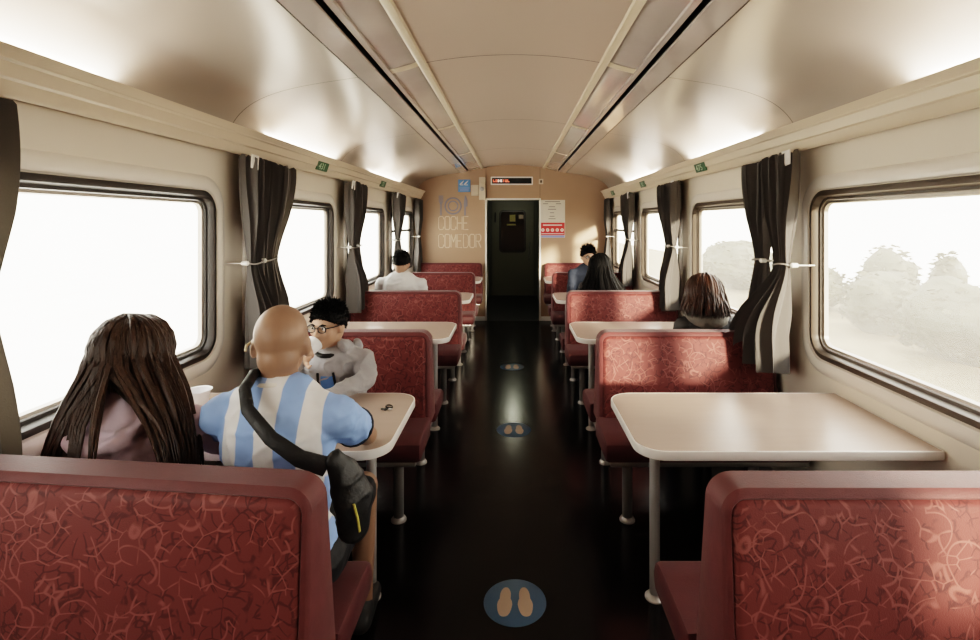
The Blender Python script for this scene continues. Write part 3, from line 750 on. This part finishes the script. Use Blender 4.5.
def person(label, x, y, facing, s=1.0, lean=4, slean=0, hpitch=8, hyaw=0, skin='skin', top='white_shirt', sleeve='long', bottom='denim', legs='long',
           arms=None, hood=None, voxel=.010, fat=1.0, shrug=0, group=None, neck=.15, knees=None, scalp=None):
    rz = 0 if facing > 0 else PI
    root = empty('person', (x, y, 0), rz, label=label, cat='person', group=group)
    inv = (lambda p: Vector((p[0]-x, p[1]-y, p[2]))) if facing > 0 else (lambda p: Vector((x-p[0], y-p[1], p[2])))
    la, sa = math.radians(lean), math.radians(slean)
    u = Vector((math.sin(sa), math.sin(la), math.cos(la)*math.cos(sa))).normalized()
    P = Vector((0, 0, .455+.105*s)); W = P+u*.18*s; Cc = P+u*.33*s; Nk = P+u*.47*s
    hp = math.radians(hpitch)
    Hc = Nk+Vector((u.x*.5, math.sin(hp+la*.4), math.cos(hp+la*.4)))*neck*s
    HR = Euler((-hp, 0, math.radians(hyaw))).to_matrix()
    ax = Vector((1, 0, 0)); RT = Matrix((ax, u.cross(ax).normalized()*1, u)).transposed()
    sh = {-1: Nk-u*(.060-shrug)*s-ax*.185*s*fat, 1: Nk-u*(.060-shrug)*s+ax*.185*s*fat}
    hips = {q: P+ax*.095*q*s-Vector((0, 0, .02)) for q in (-1, 1)}
    kn = knees or {q: Vector((q*.115*s, .44*s, .455+.075*s)) for q in (-1, 1)}
    an = {q: Vector((kn[q].x, kn[q].y-.01, .085)) for q in (-1, 1)}
    arms = arms or {}
    el_, wr_ = {}, {}
    for q in (-1, 1):
        if q in arms:
            el_[q], wr_[q] = inv(arms[q][0]), inv(arms[q][1])
        else:
            el_[q] = sh[q]+Vector((q*.05, .06, -.27))*s; wr_[q] = el_[q]+Vector((-q*.05, .22, -.02))*s
    def torso(bm, g):
        ell(bm, P, ((.175*fat)*s+g, .125*s+g, .13*s+g), RT); ell(bm, W, (.150*fat*s+g, .112*s+g, .15*s+g), RT)
        ell(bm, Cc+u*.02*s, (.170*fat*s+g, .118*s+g, .19*s+g), RT)
        cap(bm, sh[-1], sh[1], .052*s+g, .052*s+g)
        for q in (-1, 1): cap(bm, Nk+u*.012*s, sh[q]+u*.006*s, .048*s+g, .040*s+g)
    def arm(bm, g, frac, flare=0):
        for q in (-1, 1):
            if frac <= 1:
                e = sh[q].lerp(el_[q], frac); ell(bm, sh[q], (.050*s+g,)*3); tube(bm, [sh[q].lerp(e, k/5) for k in range(6)], [.050*s+g+(-.004*s+flare)*k/5 for k in range(6)], 20)
            else:
                cap(bm, sh[q], el_[q], .049*s+g, .040*s+g); cap(bm, el_[q], wr_[q], .040*s+g, .029*s+g)
    # body
    bm = BM(); torso(bm, -.006); arm(bm, -.003, 2)
    cap(bm, Nk-u*.03*s, Hc-(HR @ Vector((0, .015, .06)))*s, .058*s, .054*s)
    for q in (-1, 1):
        cap(bm, hips[q], kn[q], .082*s, .055*s); cap(bm, kn[q], an[q], .052*s, .036*s)
        cap(bm, an[q]+Vector((0, -.03, -.04)), an[q]+Vector((0, .12, -.05))*s, .034, .028)
        up_ = (0, 0, 1) if (q not in arms or len(arms[q]) < 3) else arms[q][2]
        if facing < 0: up_ = (-up_[0], -up_[1], up_[2])
        curl = .35 if (q not in arms or len(arms[q]) < 4) else arms[q][3]
        hand(bm, wr_[q], el_[q], up_, s, curl, q)
    def H(p): return Hc+HR @ (Vector(p)*s)
    def he(c, r, **k): ell(bm, H(c), (r[0]*s, r[1]*s, r[2]*s), HR, **k)
    he((0, -.014, .028), (.078, .097, .090)); he((0, .022, -.035), (.063, .070, .080)); he((0, .058, -.093), (.030, .026, .024)); he((0, .064, .022), (.056, .030, .020))
    he((0, -.03, -.045), (.062, .062, .060))
    cap(bm, H((0, .088, .004)), H((0, .108, -.030)), .009*s, .014*s); he((0, .098, -.036), (.018, .012, .010))
    for q in (-1, 1):
        he((q*.079, -.008, -.014), (.011, .022, .034)); he((q*.040, .062, -.022), (.024, .024, .026))
    he((0, .086, -.066), (.024, .010, .011))
    body = remeshed('body', bm, M[skin], root, voxel)
    for q in (-1, 1):
        bm = BM(); ell(bm, H((q*.031, .079, .006)), (.013*s,)*3, None, 14, 10); e = obj('eye', bm, M['eye_white'], root)
        bm = BM(); ell(bm, H((q*.031, .0895, .006)), (.0058*s, .0045*s, .0058*s), HR, 10, 8); obj('iris', bm, M['iris'], e)
        bm = BM(); tube(bm, [H((q*.014, .092, .020)), H((q*.031, .091, .026)), H((q*.048, .080, .020))], [.003*s, .005*s, .002*s], 6); obj('eyebrow', bm, M['hair_black'], root)
    bm = BM(); ell(bm, H((0, .093, -.061)), (.021*s, .007*s, .005*s), HR, 14, 8); ell(bm, H((0, .093, -.070)), (.018*s, .007*s, .0055*s), HR, 14, 8); obj('lips', bm, M['lip'], root)
    # clothing
    bm = BM(); torso(bm, .010)
    if sleeve == 'long': arm(bm, .012, 2)
    else: arm(bm, .009, .57, .007)
    if hood:
        for k in range(10):
            a0, a1 = PI*(1.15*k/10-.08), PI*(1.15*(k+1)/10-.08)
            f_ = lambda a: Nk+Vector((.092*math.cos(a)*s, (.035-.105*math.sin(a))*s, (.045-.055*math.sin(a))*s))
            cap(bm, f_(a0), f_(a1), (.030+.016*math.sin(PI*k/10))*s, (.030+.016*math.sin(PI*(k+1)/10))*s, 10)
        ell(bm, Nk+Vector((0, -.105, -.075))*s, (.125*s, .046*s, .085*s), RT)
        hpts = [Nk+Vector((.125*math.cos(a), -.065-.105*math.sin(a), .035-.105*math.sin(a)))*s for a in [PI*k/12 for k in range(13)]]
        for a_, b_ in zip(hpts, hpts[1:]): cap(bm, a_, b_, .025*s, .025*s, 10)
        for q in (-1, 1): cap(bm, Nk+Vector((q*.085, -.07, .02))*s, Nk+Vector((q*.012, -.150, -.075))*s, .020*s, .012*s, 10)
    shirt = remeshed('hoodie' if hood else 'shirt', bm, M[top], root, voxel, 3, .011 if hood else .008)
    bm = BM()
    ell(bm, P-Vector((0, 0, .015)), (.172*fat*s+.006, .125*s+.006, .105*s), RT)
    for q in (-1, 1):
        cap(bm, hips[q], kn[q] if legs == 'long' else hips[q].lerp(kn[q], .86), .094*s, .068*s)
        if legs == 'long': cap(bm, kn[q], an[q], .066*s, .052*s)
    remeshed('trousers' if legs == 'long' else 'shorts', bm, M[bottom], root, voxel, 3, .007)
    for q in (-1, 1):
        bm = BM(); a = an[q]; cap(bm, a+Vector((0, -.035, -.040)), a+Vector((0, .14*s, -.050)), .045, .034); ell(bm, a+Vector((0, -.01, -.01)), (.042, .05, .05)); 
        remeshed('shoe', bm, M['shoe'], root, .008, 2)
    return dict(root=root, H=H, HR=HR, Hc=Hc, Nk=Nk, u=u, s=s, P=P, sh=sh, el=el_, wr=wr_, inv=inv, RT=RT)

def cap_hair(p, m, low_back=-.055, low_front=.055, grow=.012, tuft=.006, seed=0, n=900, side=-.01):
    """short hair: a shell over the cranium and many short tufts lying on it"""
    rnd = random.Random(seed); H, s = p['H'], p['s']; bm = BM()
    c = Vector((0, -.014, .028)); R = Vector((.078+grow, .097+grow, .090+grow))
    def edge(az):   # az: 0 front, PI back -> lowest z
        k = (1-math.cos(az))/2
        return low_front*(1-k)+low_back*k+(side-(low_front+low_back)/2)*math.sin(az)**2*.9
    def pt(az, z, extra=0):
        zz = max(-.98, min(1, (z-c.z)/R.z)); rr = math.sqrt(max(0, 1-zz*zz))
        return c+Vector((rr*math.sin(az)*(R.x+extra), rr*math.cos(az)*(R.y+extra), zz*(R.z+extra)))
    rings = []; na, nr = 40, 14
    for j in range(nr+1):
        row = []
        for i in range(na):
            az = 2*PI*i/na; lo = edge(az); hi = c.z+R.z
            t = j/nr; a = math.asin(max(-1, min(1, (lo-c.z)/R.z))); b = PI/2*.999
            z = c.z+R.z*math.sin(a+(b-a)*t)
            row.append(bm.verts.new(H(pt(az, z, 0 if j else -grow*.8))))
        rings.append(row)
    for A, B in zip(rings, rings[1:]): ring_band(bm, A, B)
    bm.faces.new(rings[-1])
    for k in range(n):
        az = rnd.random()*2*PI; lo = edge(az); z = lo+(c.z+R.z-lo)*rnd.random()**.8
        a = pt(az, z, -.004); nrm = (a-c).normalized(); t = Vector((rnd.gauss(0, .3), .25+rnd.gauss(0, .25), -.5+.8*(z > .08)*rnd.random()))
        d = (nrm*.55+t*.6).normalized()
        L = tuft*(1+1.6*max(0, (z-.05)/.07))*rnd.uniform(.7, 1.4)*2
        tube(bm, [H(a), H(a+d*L*.6), H(a+d*L)], [.0035*s, .003*s, .0008*s], 4)
    return obj('hair', bm, M[m], p['root'])

def long_hair(p, m, n, endf, length, seed=0, rad=.010, part=.02, grow=.020, face_gap=50, wave=.006, early=False, extra=()):
    """long straight hair: tapered locks that follow the skull from the parting and then hang"""
    rnd = random.Random(seed); H, s = p['H'], p['s']; bm = BM()
    c = Vector((0, -.014, .028)); R = Vector((.078+grow, .097+grow, .090+grow))
    # under-cap keeps the skull from showing
    rings = []
    for j in range(9):
        th = PI*.62*j/8+.02; rings.append([bm.verts.new(H(c+Vector((math.sin(th)*math.sin(2*PI*i/28)*(R.x-.006), (math.sin(th)*math.cos(2*PI*i/28)*(R.y-.006))-(.03*max(0, j-4)/4 if math.cos(2*PI*i/28) > .4 else 0), math.cos(th)*(R.z-.016))))) for i in range(28)])
    for A, B in zip(rings, rings[1:]): ring_band(bm, A, B)
    bm.faces.new(rings[0]); bm.faces.new(rings[-1])
    for k in range(n):
        az = rnd.uniform(face_gap, 360-face_gap)     # degrees from the face
        a = math.radians(az); sx, cy = math.sin(a), math.cos(a)
        ex = rnd.uniform(-.004, .012); th_end = math.radians(rnd.uniform(88, 112)); pts = []
        y0 = rnd.uniform(-.05, .055)
        for t in (0, .2, .4, .6, .8, 1):
            th = th_end*t-.16*(1-t)**2; q = c+Vector((math.sin(th)*sx*(R.x+ex), math.sin(th)*cy*(R.y+ex)+y0*(1-t), math.cos(th)*(R.z+ex)))
            pts.append(H(q))
        last = pts[-1]; prev = pts[-2]
        e = endf(az, sx, cy, last, rnd)
        if e is None: continue
        L = (e-last).length; tan = (last-prev).normalized()
        c1 = last+tan*L*.35; c2 = e+Vector((0, 0, 1))*L*.35
        if early: c1 = last+tan*L*.10+(e-last)*.12; c2 = e+Vector((0, 0, 1))*L*.55
        w1, w2 = rnd.uniform(-wave, wave), rnd.uniform(-wave, wave)
        m_ = 9
        for i in range(1, m_+1):
            t = i/m_; b = last*(1-t)**3+c1*3*t*(1-t)**2+c2*3*t*t*(1-t)+e*t**3
            pts.append(b+Vector((w1*math.sin(5*t+k), w2*math.cos(4*t+k), 0)))
        N_ = len(pts); r0 = rad*rnd.uniform(.7, 1.2)*s
        rr = [r0*(.8 if i == 0 else 1 if i < N_-5 else max(.12, (N_-1-i)/4.6)) for i in range(N_)]
        tube(bm, pts, rr, 5)
    for q_ in range(5): tube(bm, [H((-.008+.004*q_, y, c.z+R.z*math.sqrt(max(0, 1-((y-c.y)/(R.y+.004))**2))+.002)) for y in (.07, .04, .0, -.04, -.08)], [.003, rad, rad, rad, .004], 5)
    for q in extra: tube(bm, q, [rad*.7]*(len(q)-2)+[rad*.5, rad*.12], 5)
    return obj('hair', bm, M[m], p['root'])

def glasses(p, col='frame_black'):
    H, s, HR = p['H'], p['s'], p['HR']; g = bpy.data.objects.new('glasses', None); C.objects.link(g); g.parent = p['root']
    bm = BM()
    for q in (-1, 1):
        pts = [H((q*.033+.024*math.copysign(abs(math.cos(a))**.7, math.cos(a)), .103-.004*abs(math.cos(a)), .004+.017*math.copysign(abs(math.sin(a))**.7, math.sin(a)))) for a in [2*PI*k/20 for k in range(21)]]
        tube(bm, pts, .0028*s, 6)
        tube(bm, [H((q*.057, .100, .010)), H((q*.080, .06, .010)), H((q*.086, -.005, .008)), H((q*.084, -.025, -.006))], .0028*s, 6)
    tube(bm, [H((-.010, .104, .008)), H((0, .108, .011)), H((.010, .104, .008))], .0028*s, 6)
    fr = obj('glasses_frame', bm, M[col], p['root'])
    bpy.data.objects.remove(g)
    for q in (-1, 1):
        bm = BM(); pts = [H((q*.033+.023*math.copysign(abs(math.cos(a))**.7, math.cos(a)), .102, .004+.016*math.copysign(abs(math.sin(a))**.7, math.sin(a)))) for a in [2*PI*k/20 for k in range(20)]]
        bm.faces.new([bm.verts.new(v) for v in pts]); obj('lens', bm, M['lens'], fr)

# 1 woman in lilac hoodie, seen from behind
w1 = person('woman with long dark hair in a lilac hoodie leaning towards the left window', -1.085, 1.52, 1, .93, lean=4, slean=-13, hpitch=12, top='lilac', hood=True, bottom='denim', skin='skin2', fat=1.0,
            arms={-1: ((-1.36, 1.66, .82), (-1.22, 1.86, .785)), 1: ((-.85, 1.66, .80), (-1.00, 1.86, .785))}, voxel=.010)
nk = w1['Nk']
def e1(az, sx, cy, last, r):
    if (100 < az < 215 and r.random() < .62) or (215 <= az < 250 and r.random() < .3): return last+Vector((r.uniform(-.015, .015), .0, -.055-r.random()*.045))
    if 166 < az < 184:      # thin middle lock hanging over the hood
        if r.random() < .45: return Vector((-.02+r.uniform(-.02, .02), -.205, nk.z-.17+r.uniform(-.05, .04)))
        az = az+25 if r.random() < .4 else 150
    if az > 180:            # left mass sweeps over the left shoulder
        t = (az-180)/130
        return Vector((-.19-.10*t+r.uniform(-.03, .03), -.150+.11*t+r.uniform(-.02, .02), nk.z-.26+r.uniform(-.04, .04)))
    t = (180-az)/130
    return Vector((.128+.02*t+r.uniform(-.012, .012), -.165+.15*t+r.uniform(-.015, .015), nk.z-.20+r.uniform(-.05, .06)))
long_hair(w1, 'hair_dark', 430, e1, .3, 2, rad=.0085, early=True, extra=[[w1['H']((-.03+.012*i, -.115, -.03)), nk+Vector((-.045+.010*i, -.155, .0)), nk+Vector((-.025+.008*i, -.190, -.07)), nk+Vector((-.018+.012*i, -.200, -.13)), nk+Vector((-.005+.016*i, -.195, -.19+.03*(i % 2)))] for i in range(4)])

# 2 bald man in the striped jersey
m2 = person('bald man in light blue and white striped jersey seated with his back to the camera', -.69, 1.50, 1, .985, lean=4, slean=-3.5, hpitch=10, hyaw=10, neck=.160, skin='skin', top='jersey', sleeve='short', bottom='black_cloth', legs='short',
            arms={-1: ((-.93, 1.72, .80), (-.82, 1.93, .775)), 1: ((-.525, 1.80, .785), (-.72, 1.95, .775))}, voxel=.0075, fat=.95)
bm = BM(); nk = m2['Nk']
cn = nk.lerp(m2['Hc'], .20); cax = (m2['Hc']-nk).normalized(); cu_, cv_, _ = basis(cax)
f_ = lambda a: cn+(cu_*math.cos(a)*.068+cv_*math.sin(a)*.070)
tube(bm, [f_(2*PI*k/24) for k in range(25)], .012, 8); obj('collar', bm, M['white'], m2['root'])
bm = BM(); tube(bm, [f_(2*PI*k/24)-cax*.014+(f_(2*PI*k/24)-cn)*.06 for k in range(25)], .0095, 8); obj('collar_stripe', bm, M['navy'], m2['root'])
for q in (-1, 1):
    bm = BM(); a = m2['sh'][q].lerp(m2['el'][q], .562); d = (m2['el'][q]-m2['sh'][q]).normalized(); u_, v_, _ = basis(d)
    tube(bm, [a+(u_*math.cos(2*PI*k/20)+v_*math.sin(2*PI*k/20))*.0605 for k in range(21)], .005, 6); obj('sleeve_trim', bm, M['navy'], m2['root'])
bm = BM(); H = m2['H']
for q in (-1,): tube(bm, [H((q*.080, .07, .004)), H((q*.087, .0, .006)), H((q*.094, -.03, -.004)), H((q*.092, -.045, -.02))], .004, 6)
obj('glasses_temple', bm, M['ivory'], m2['root'])

# 3 boy facing the camera with a cup
b3 = person('boy with dark hair and glasses in grey hoodie drinking from a white cup', -.885, 2.62, -1, .88, lean=27, hpitch=4, hyaw=-16, skin='skin2', top='grey_hoodie', hood=True, bottom='denim',
            arms={-1: ((-.69, 2.37, .81), (-.80, 2.19, .785)), 1: ((-1.12, 2.32, .80), (-.935, 2.205, .945), (.6, .8, 0), .9)}, voxel=.0065, neck=.165, fat=.92)
cap_hair(b3, 'hair_black', low_back=-.05, low_front=.056, grow=.012, tuft=.005, seed=5)
glasses(b3)
H, nk, u = b3['H'], b3['Nk'], b3['u']
from mathutils.bvhtree import BVHTree
hood_o = [c for c in b3['root'].children if c.name.startswith('hoodie')][0]
bvh = BVHTree.FromPolygons([v.co.copy() for v in hood_o.data.vertices], [tuple(p.vertices) for p in hood_o.data.polygons])
def on_chest(x, h, off):
    o_ = b3['P']+u*h*.88+Vector((x, 0, 0))*.88; d = b3['RT'] @ Vector((0, 1, 0))
    hit = bvh.ray_cast(o_+d*.6, -d)
    return (hit[0] if hit[0] else o_+d*.12)+d*off
bm = BM(); g_ = [[bm.verts.new(on_chest(-.05+.1*i/6*(1-.25*j/8), .17+.245*j/8, .004)) for i in range(7)] for j in range(9)]
for A, B in zip(g_, g_[1:]): ring_band(bm, A, B, close=False)
obj('tee_shirt', bm, M['bluetee'], b3['root'])
bm = BM()
for q in (-1, 1): tube(bm, [on_chest(q*(.053-.012*j/8), .17+.26*j/8, .004) for j in range(9)], .006, 6)
obj('zip', bm, M['frame_black'], b3['root'])
bm = BM(); tube(bm, [nk+Vector((.062*math.cos(a), .02+.055*math.sin(a), .022-.02*math.sin(a))) for a in [2*PI*k/20 for k in range(21)]], .011, 8); obj('neckband', bm, M['frame_black'], b3['root'])

# 4 man in white t-shirt, far left, from behind
m4 = person('man with short dark hair in white t-shirt seated far left, seen from behind', -1.10, 4.90, 1, .95, lean=2, hpitch=5, skin='skin2', top='white_shirt', sleeve='short', voxel=.012, fat=1.1)
cap_hair(m4, 'hair_black', low_back=-.03, low_front=.062, grow=.010, tuft=.005, seed=8, side=.0, n=600)
# 5 auburn-haired woman, right
w5 = person('woman with auburn shoulder-length hair in dark jacket with grey hood, right side', 1.25, 3.22, 1, .84, lean=3, hpitch=12, skin='skin2', top='dark_jacket', bottom='denim', voxel=.011, fat=.98)
nk5 = w5['Nk']
def e5(az, sx, cy, last, r):
    return Vector((last.x*1.30+r.uniform(-.012, .012), last.y*1.22-.02+r.uniform(-.012, .012), nk5.z+.03+r.uniform(-.025, .02)))
long_hair(w5, 'hair_auburn', 380, e5, .2, 4, rad=.010, grow=.050, face_gap=40)
bm = BM()
for k in range(10):
    a0, a1 = PI*(1.15*k/10-.08), PI*(1.15*(k+1)/10-.08)
    f_ = lambda a: nk5+Vector((.115*math.cos(a), .035-.125*math.sin(a), .020-.045*math.sin(a)))
    cap(bm, f_(a0), f_(a1), .030+.014*math.sin(PI*k/10), .030+.014*math.sin(PI*(k+1)/10), 10)
remeshed('grey_hood', bm, M['grey_hood'], w5['root'], .009, 2)
# 6 long black-haired woman farther right
w6 = person('woman with very long black hair seated right, facing the man in navy', .86, 4.92, 1, .88, lean=2, hpitch=8, skin='skin2', top='dark_jacket', bottom='black_cloth', voxel=.012)
nk6 = w6['Nk']
def e6(az, sx, cy, last, r):
    return Vector((sx*.25+r.uniform(-.035, .035)+.02, last.y*1.0-.06+cy*.06+r.uniform(-.02, .02), nk6.z-.26+r.uniform(-.05, .05)))
long_hair(w6, 'hair_black', 380, e6, .4, 6, rad=.011, grow=.034, face_gap=50)
# 7 man in navy facing the camera
m7 = person('man with glasses and short dark hair in navy shirt facing the camera, far right', .89, 5.96, -1, .945, lean=4, hpitch=4, hyaw=8, skin='skin2', top='navy', bottom='denim', voxel=.012)
cap_hair(m7, 'hair_black', low_back=-.03, low_front=.060, grow=.013, tuft=.009, seed=9, n=600)
glasses(m7)

# ------------------------------------------------------------------ small things
# cup held to the boy's mouth
H = b3['H']; mw = Matrix.Translation(b3['root'].location) @ Matrix.Rotation(PI, 4, 'Z')
mouth = mw @ H((.0, .108, -.062)); ax_ = (mw.to_3x3() @ (b3['HR'] @ Vector((.12, .80, -.38)))).normalized()
cp = empty('plastic_cup', mouth+ax_*.004, label='white disposable cup held to the mouth of the boy', cat='cup')
Rm = ax_.to_track_quat('Z', 'Y').to_matrix()
bm = BM(); lathe(bm, [(.037, 0), (.0385, .002), (.037, .006), (.033, .05), (.029, .085), (.0285, .092), (.0001, .092)], (0, 0, 0), 28, Rm); obj('cup_wall', bm, M['cup'], cp)
bm = BM(); tube(bm, [Rm @ Vector((.0372*math.cos(2*PI*k/28), .0372*math.sin(2*PI*k/28), .001)) for k in range(29)], .0022, 6); obj('cup_rim', bm, M['cup'], cp)
# white bowl on the table at the bald man's left
tr = empty('bowl', (-1.385, 2.20, .7418), label='white disposable bowl on the left table by the window', cat='bowl')
bm = BM(); lathe(bm, [(.034, 0), (.036, .003), (.044, .040), (.049, .066), (.055, .068), (.055, .071), (.048, .069), (.042, .040), (.033, .008), (.0001, .006)], seg=32); obj('bowl_wall', bm, M['cup'], tr)
# keys
ky = empty('key_ring', ((387-513)*.00436, 2.165, .7418), label='small bunch of dark keys lying on the left table', cat='keys')
bm = BM(); tube(bm, [(.012+.014*math.cos(2*PI*k/16), .006+.014*math.sin(2*PI*k/16), .004+.006*abs(math.sin(PI*k/16))) for k in range(17)], .003, 6); obj('ring', bm, M['frame_black'], ky)
for a, l in ((-2.6, .034), (-1.9, .03), (-.9, .028)):
    bm = BM(); d = Vector((math.cos(a), math.sin(a), 0)); p = Vector((.010, .0, .004))
    tube(bm, [p, p+d*l*.5], [.0035, .003], 6); ell(bm, p+d*l*.75, (.009, .007, .004), None, 10, 6); obj('key', bm, M['frame_black' if a < -1 else 'chrome'], ky)
# crossbody bag on the man's right hip
bag = empty('sling_bag', (-.455, 1.415, .80), label='black sling bag hanging on the right hip of the bald man', cat='bag')
o3 = Vector(bag.location)
bm = BM()
for p0, p1, r0, r1 in (((-.045, -.02, .085), (-.020, -.005, .03), .030, .050), ((-.020, -.005, .03), (.004, .0, -.04), .050, .062), ((.004, .0, -.04), (.006, .0, -.105), .062, .050)):
    tube(bm, [Vector(p0).lerp(Vector(p1), k/4) for k in range(5)], [r0+(r1-r0)*k/4 for k in range(5)], 20); ell(bm, p0, (r0,)*3); ell(bm, p1, (r1,)*3)
fd = Vector((.75, -.55, .1)).normalized()
for v in bm.verts: v.co -= fd*v.co.dot(fd)*.35
remeshed('pouch', bm, M['nylon'], bag, .007, 5, .006)
bm = BM(); tube(bm, [(.020, -.050, -.02), (.030, -.048, -.06), (.034, -.042, -.10)], .0035, 6); obj('zip_pull', bm, M['zip'], bag)
bm = BM(); sp = [Vector(p)-o3 for p in ((-.775, 1.56, 1.085), (-.772, 1.49, 1.098), (-.765, 1.425, 1.075), (-.735, 1.385, 1.03), (-.66, 1.363, .96), (-.58, 1.362, .905), (-.515, 1.38, .875))]
sp2 = []
for i in range(len(sp)-1):
    for k in range(5): sp2.append(sp[i].lerp(sp[i+1], k/5))
sp2.append(sp[-1])
tube(bm, sp2, [.015+.012*(i/len(sp2))**2 for i in range(len(sp2))], 10, flat=((.2, -1, .25), .35)); obj('strap', bm, M['nylon'], bag)

# ------------------------------------------------------------------ outside
bm = BM(); box(bm, 1.75, 14.5, -40, 160, -1.35, -1.25); obj('grass_ground', bm, M['straw'], smooth=False, kind='structure')
bm = BM(); box(bm, -30, -1.75, -40, 160, -1.35, -1.25); obj('left_ground', bm, M['pale'], smooth=False, kind='structure')  # near-white colour stands for overexposed daylight on this side
def shrub(x, y, rx, ry, h, label, seed):
    rnd = random.Random(seed); bm = BM()
    ell(bm, (0, 0, h*.42), (rx*.86, ry*.86, h*.45), None, 24, 16)
    for v in bm.verts:
        d = noise.noise(v.co*1.7+Vector((seed, 0, 0)))*.28; v.co += (v.co-Vector((0, 0, h*.4)))*d
    for k in range(520):
        a = rnd.random()*2*PI; t = rnd.uniform(-.5, 1); rr = math.sqrt(max(0, 1-t*t))
        p = Vector((rx*rr*math.cos(a), ry*rr*math.sin(a), h*.42+h*.52*t))*rnd.uniform(.80, .99)
        n_ = Vector((rnd.gauss(0, 1), rnd.gauss(0, 1), rnd.gauss(0, 1))).normalized(); u_, v_, _ = basis(n_); q = rnd.uniform(.05, .13)
        bm.faces.new([bm.verts.new(p+w) for w in (u_*q, v_*q*.5, -u_*q, -v_*q*.5)])
    t = empty('shrub', (x, y, -1.25), label=label, cat='shrub', group='shrubs along the field edge')
    obj('foliage', bm, M['leaf'], t, smooth=False)
    bm = BM(); tube(bm, [(0, 0, -.02), (.03, 0, h*.25), (0, .03, h*.5)], [.07, .05, .03], 8); obj('stem', bm, M['ink'], t)
shrub(9.4, 12.6, 1.1, 1.15, 1.75, 'low dusty shrub in the field beyond the nearest right window, leftmost of four', 1)
shrub(8.9, 10.0, 1.0, 1.2, 1.75, 'low dusty shrub in the field beyond the nearest right window, second from left', 2)
shrub(8.4, 7.4, 1.0, 1.2, 1.65, 'low dusty shrub in the field beyond the nearest right window, third from left', 3)
shrub(8.0, 4.9, 1.0, 1.1, 1.6, 'low dusty shrub in the field beyond the nearest right window, rightmost of four', 8)
shrub(11.5, 15.3, .75, .9, 2.3, 'tall bushy shape standing in for a reflected head, left in the nearest right window', 4)  # reflection in the pane, rebuilt as a shrub outside
shrub(11.3, 13.0, .40, .45, 2.25, 'slim round-topped shape standing in for a reflected head, right in the nearest right window', 5)  # head-shaped window reflection, modelled as a shrub
shrub(9.6, 21.5, 1.6, 2.4, 2.2, 'grey-green shrub beyond the second right window', 6)
shrub(9.4, 16.6, 1.4, 1.8, 1.8, 'pale low shrub between the first and second right windows', 7)

# ------------------------------------------------------------------ lights
def area(name, loc, rot, sx, sy, power, col):
    l = bpy.data.lights.new(name, 'AREA'); l.shape = 'RECTANGLE'; l.size = sx; l.size_y = sy; l.energy = power; l.color = col
    o = bpy.data.objects.new(name, l); C.objects.link(o); o.location = loc; o.rotation_euler = rot; return o
for s in (-1, 1):
    for y0, y1 in ((.60, 1.86), (3.12, 4.20), (5.40, 6.60)):
        area('cove_tube', (s*1.468, (y0+y1)/2, 2.046), (PI, s*math.radians(-12), 0), .04, y1-y0, 4.8, (1, .93, .82))
l = bpy.data.lights.new('vestibule_lamp', 'POINT'); l.energy = 6; l.color = (1, 1, .78); l.shadow_soft_size = .08
o = bpy.data.objects.new('vestibule_light', l); C.objects.link(o); o.location = (0, 9.0, 1.93)
sun = bpy.data.lights.new('sun', 'SUN'); sun.energy = 9.5; sun.angle = math.radians(5.0); sun.color = (1, .86, .66)
so = bpy.data.objects.new('sun', sun); C.objects.link(so)
sd = Vector((-.37, .94, -.20)).normalized(); so.rotation_euler = sd.to_track_quat('-Z', 'Y').to_euler()
for s in (-1, 1):
    for a, b in WIN:
        p = area('window_portal', (s*(XW+.075), (a+b)/2, (ZB+ZT)/2), (0, s*PI/2, 0), ZT-ZB, b-a, 1, (1, 1, 1))
        p.data.cycles.is_portal = True
w = bpy.data.worlds.new('world'); scn.world = w; w.use_nodes = True; nt = w.node_tree
bg = nt.nodes['Background']; bg.inputs['Strength'].default_value = 4.8
tc = N(nt, 'ShaderNodeTexCoord'); sx_ = N(nt, 'ShaderNodeSeparateXYZ'); nt.links.new(tc.outputs['Generated'], sx_.inputs[0])
cr = N(nt, 'ShaderNodeValToRGB'); cr.color_ramp.elements[0].position = .0; cr.color_ramp.elements[1].position = .5
cr.color_ramp.elements[0].color = (1, .93, .82, 1); cr.color_ramp.elements[1].color = (1, .96, .90, 1)
nt.links.new(sx_.outputs['Z'], cr.inputs['Fac']); nt.links.new(cr.outputs['Color'], bg.inputs['Color'])

# ------------------------------------------------------------------ camera and look
cam = bpy.data.cameras.new('camera'); co = bpy.data.objects.new('camera', cam); C.objects.link(co)
cam.sensor_width = 36; cam.lens = 36*500/980; cam.shift_x = -23/980; cam.shift_y = -98/980; cam.clip_start = .02; cam.clip_end = 400
co.location = (0, 0, CAMZ); co.rotation_euler = (PI/2, 0, 0); scn.camera = co
scn.view_settings.view_transform = 'Filmic'; scn.view_settings.look = 'High Contrast'; scn.view_settings.exposure = 0.65
cy = scn.cycles
cy.use_denoising = True; cy.max_bounces = 10; cy.diffuse_bounces = 5; cy.glossy_bounces = 4; cy.transparent_max_bounces = 12; cy.transmission_bounces = 6
cy.caustics_reflective = False; cy.caustics_refractive = False; cy.sample_clamp_indirect = 6
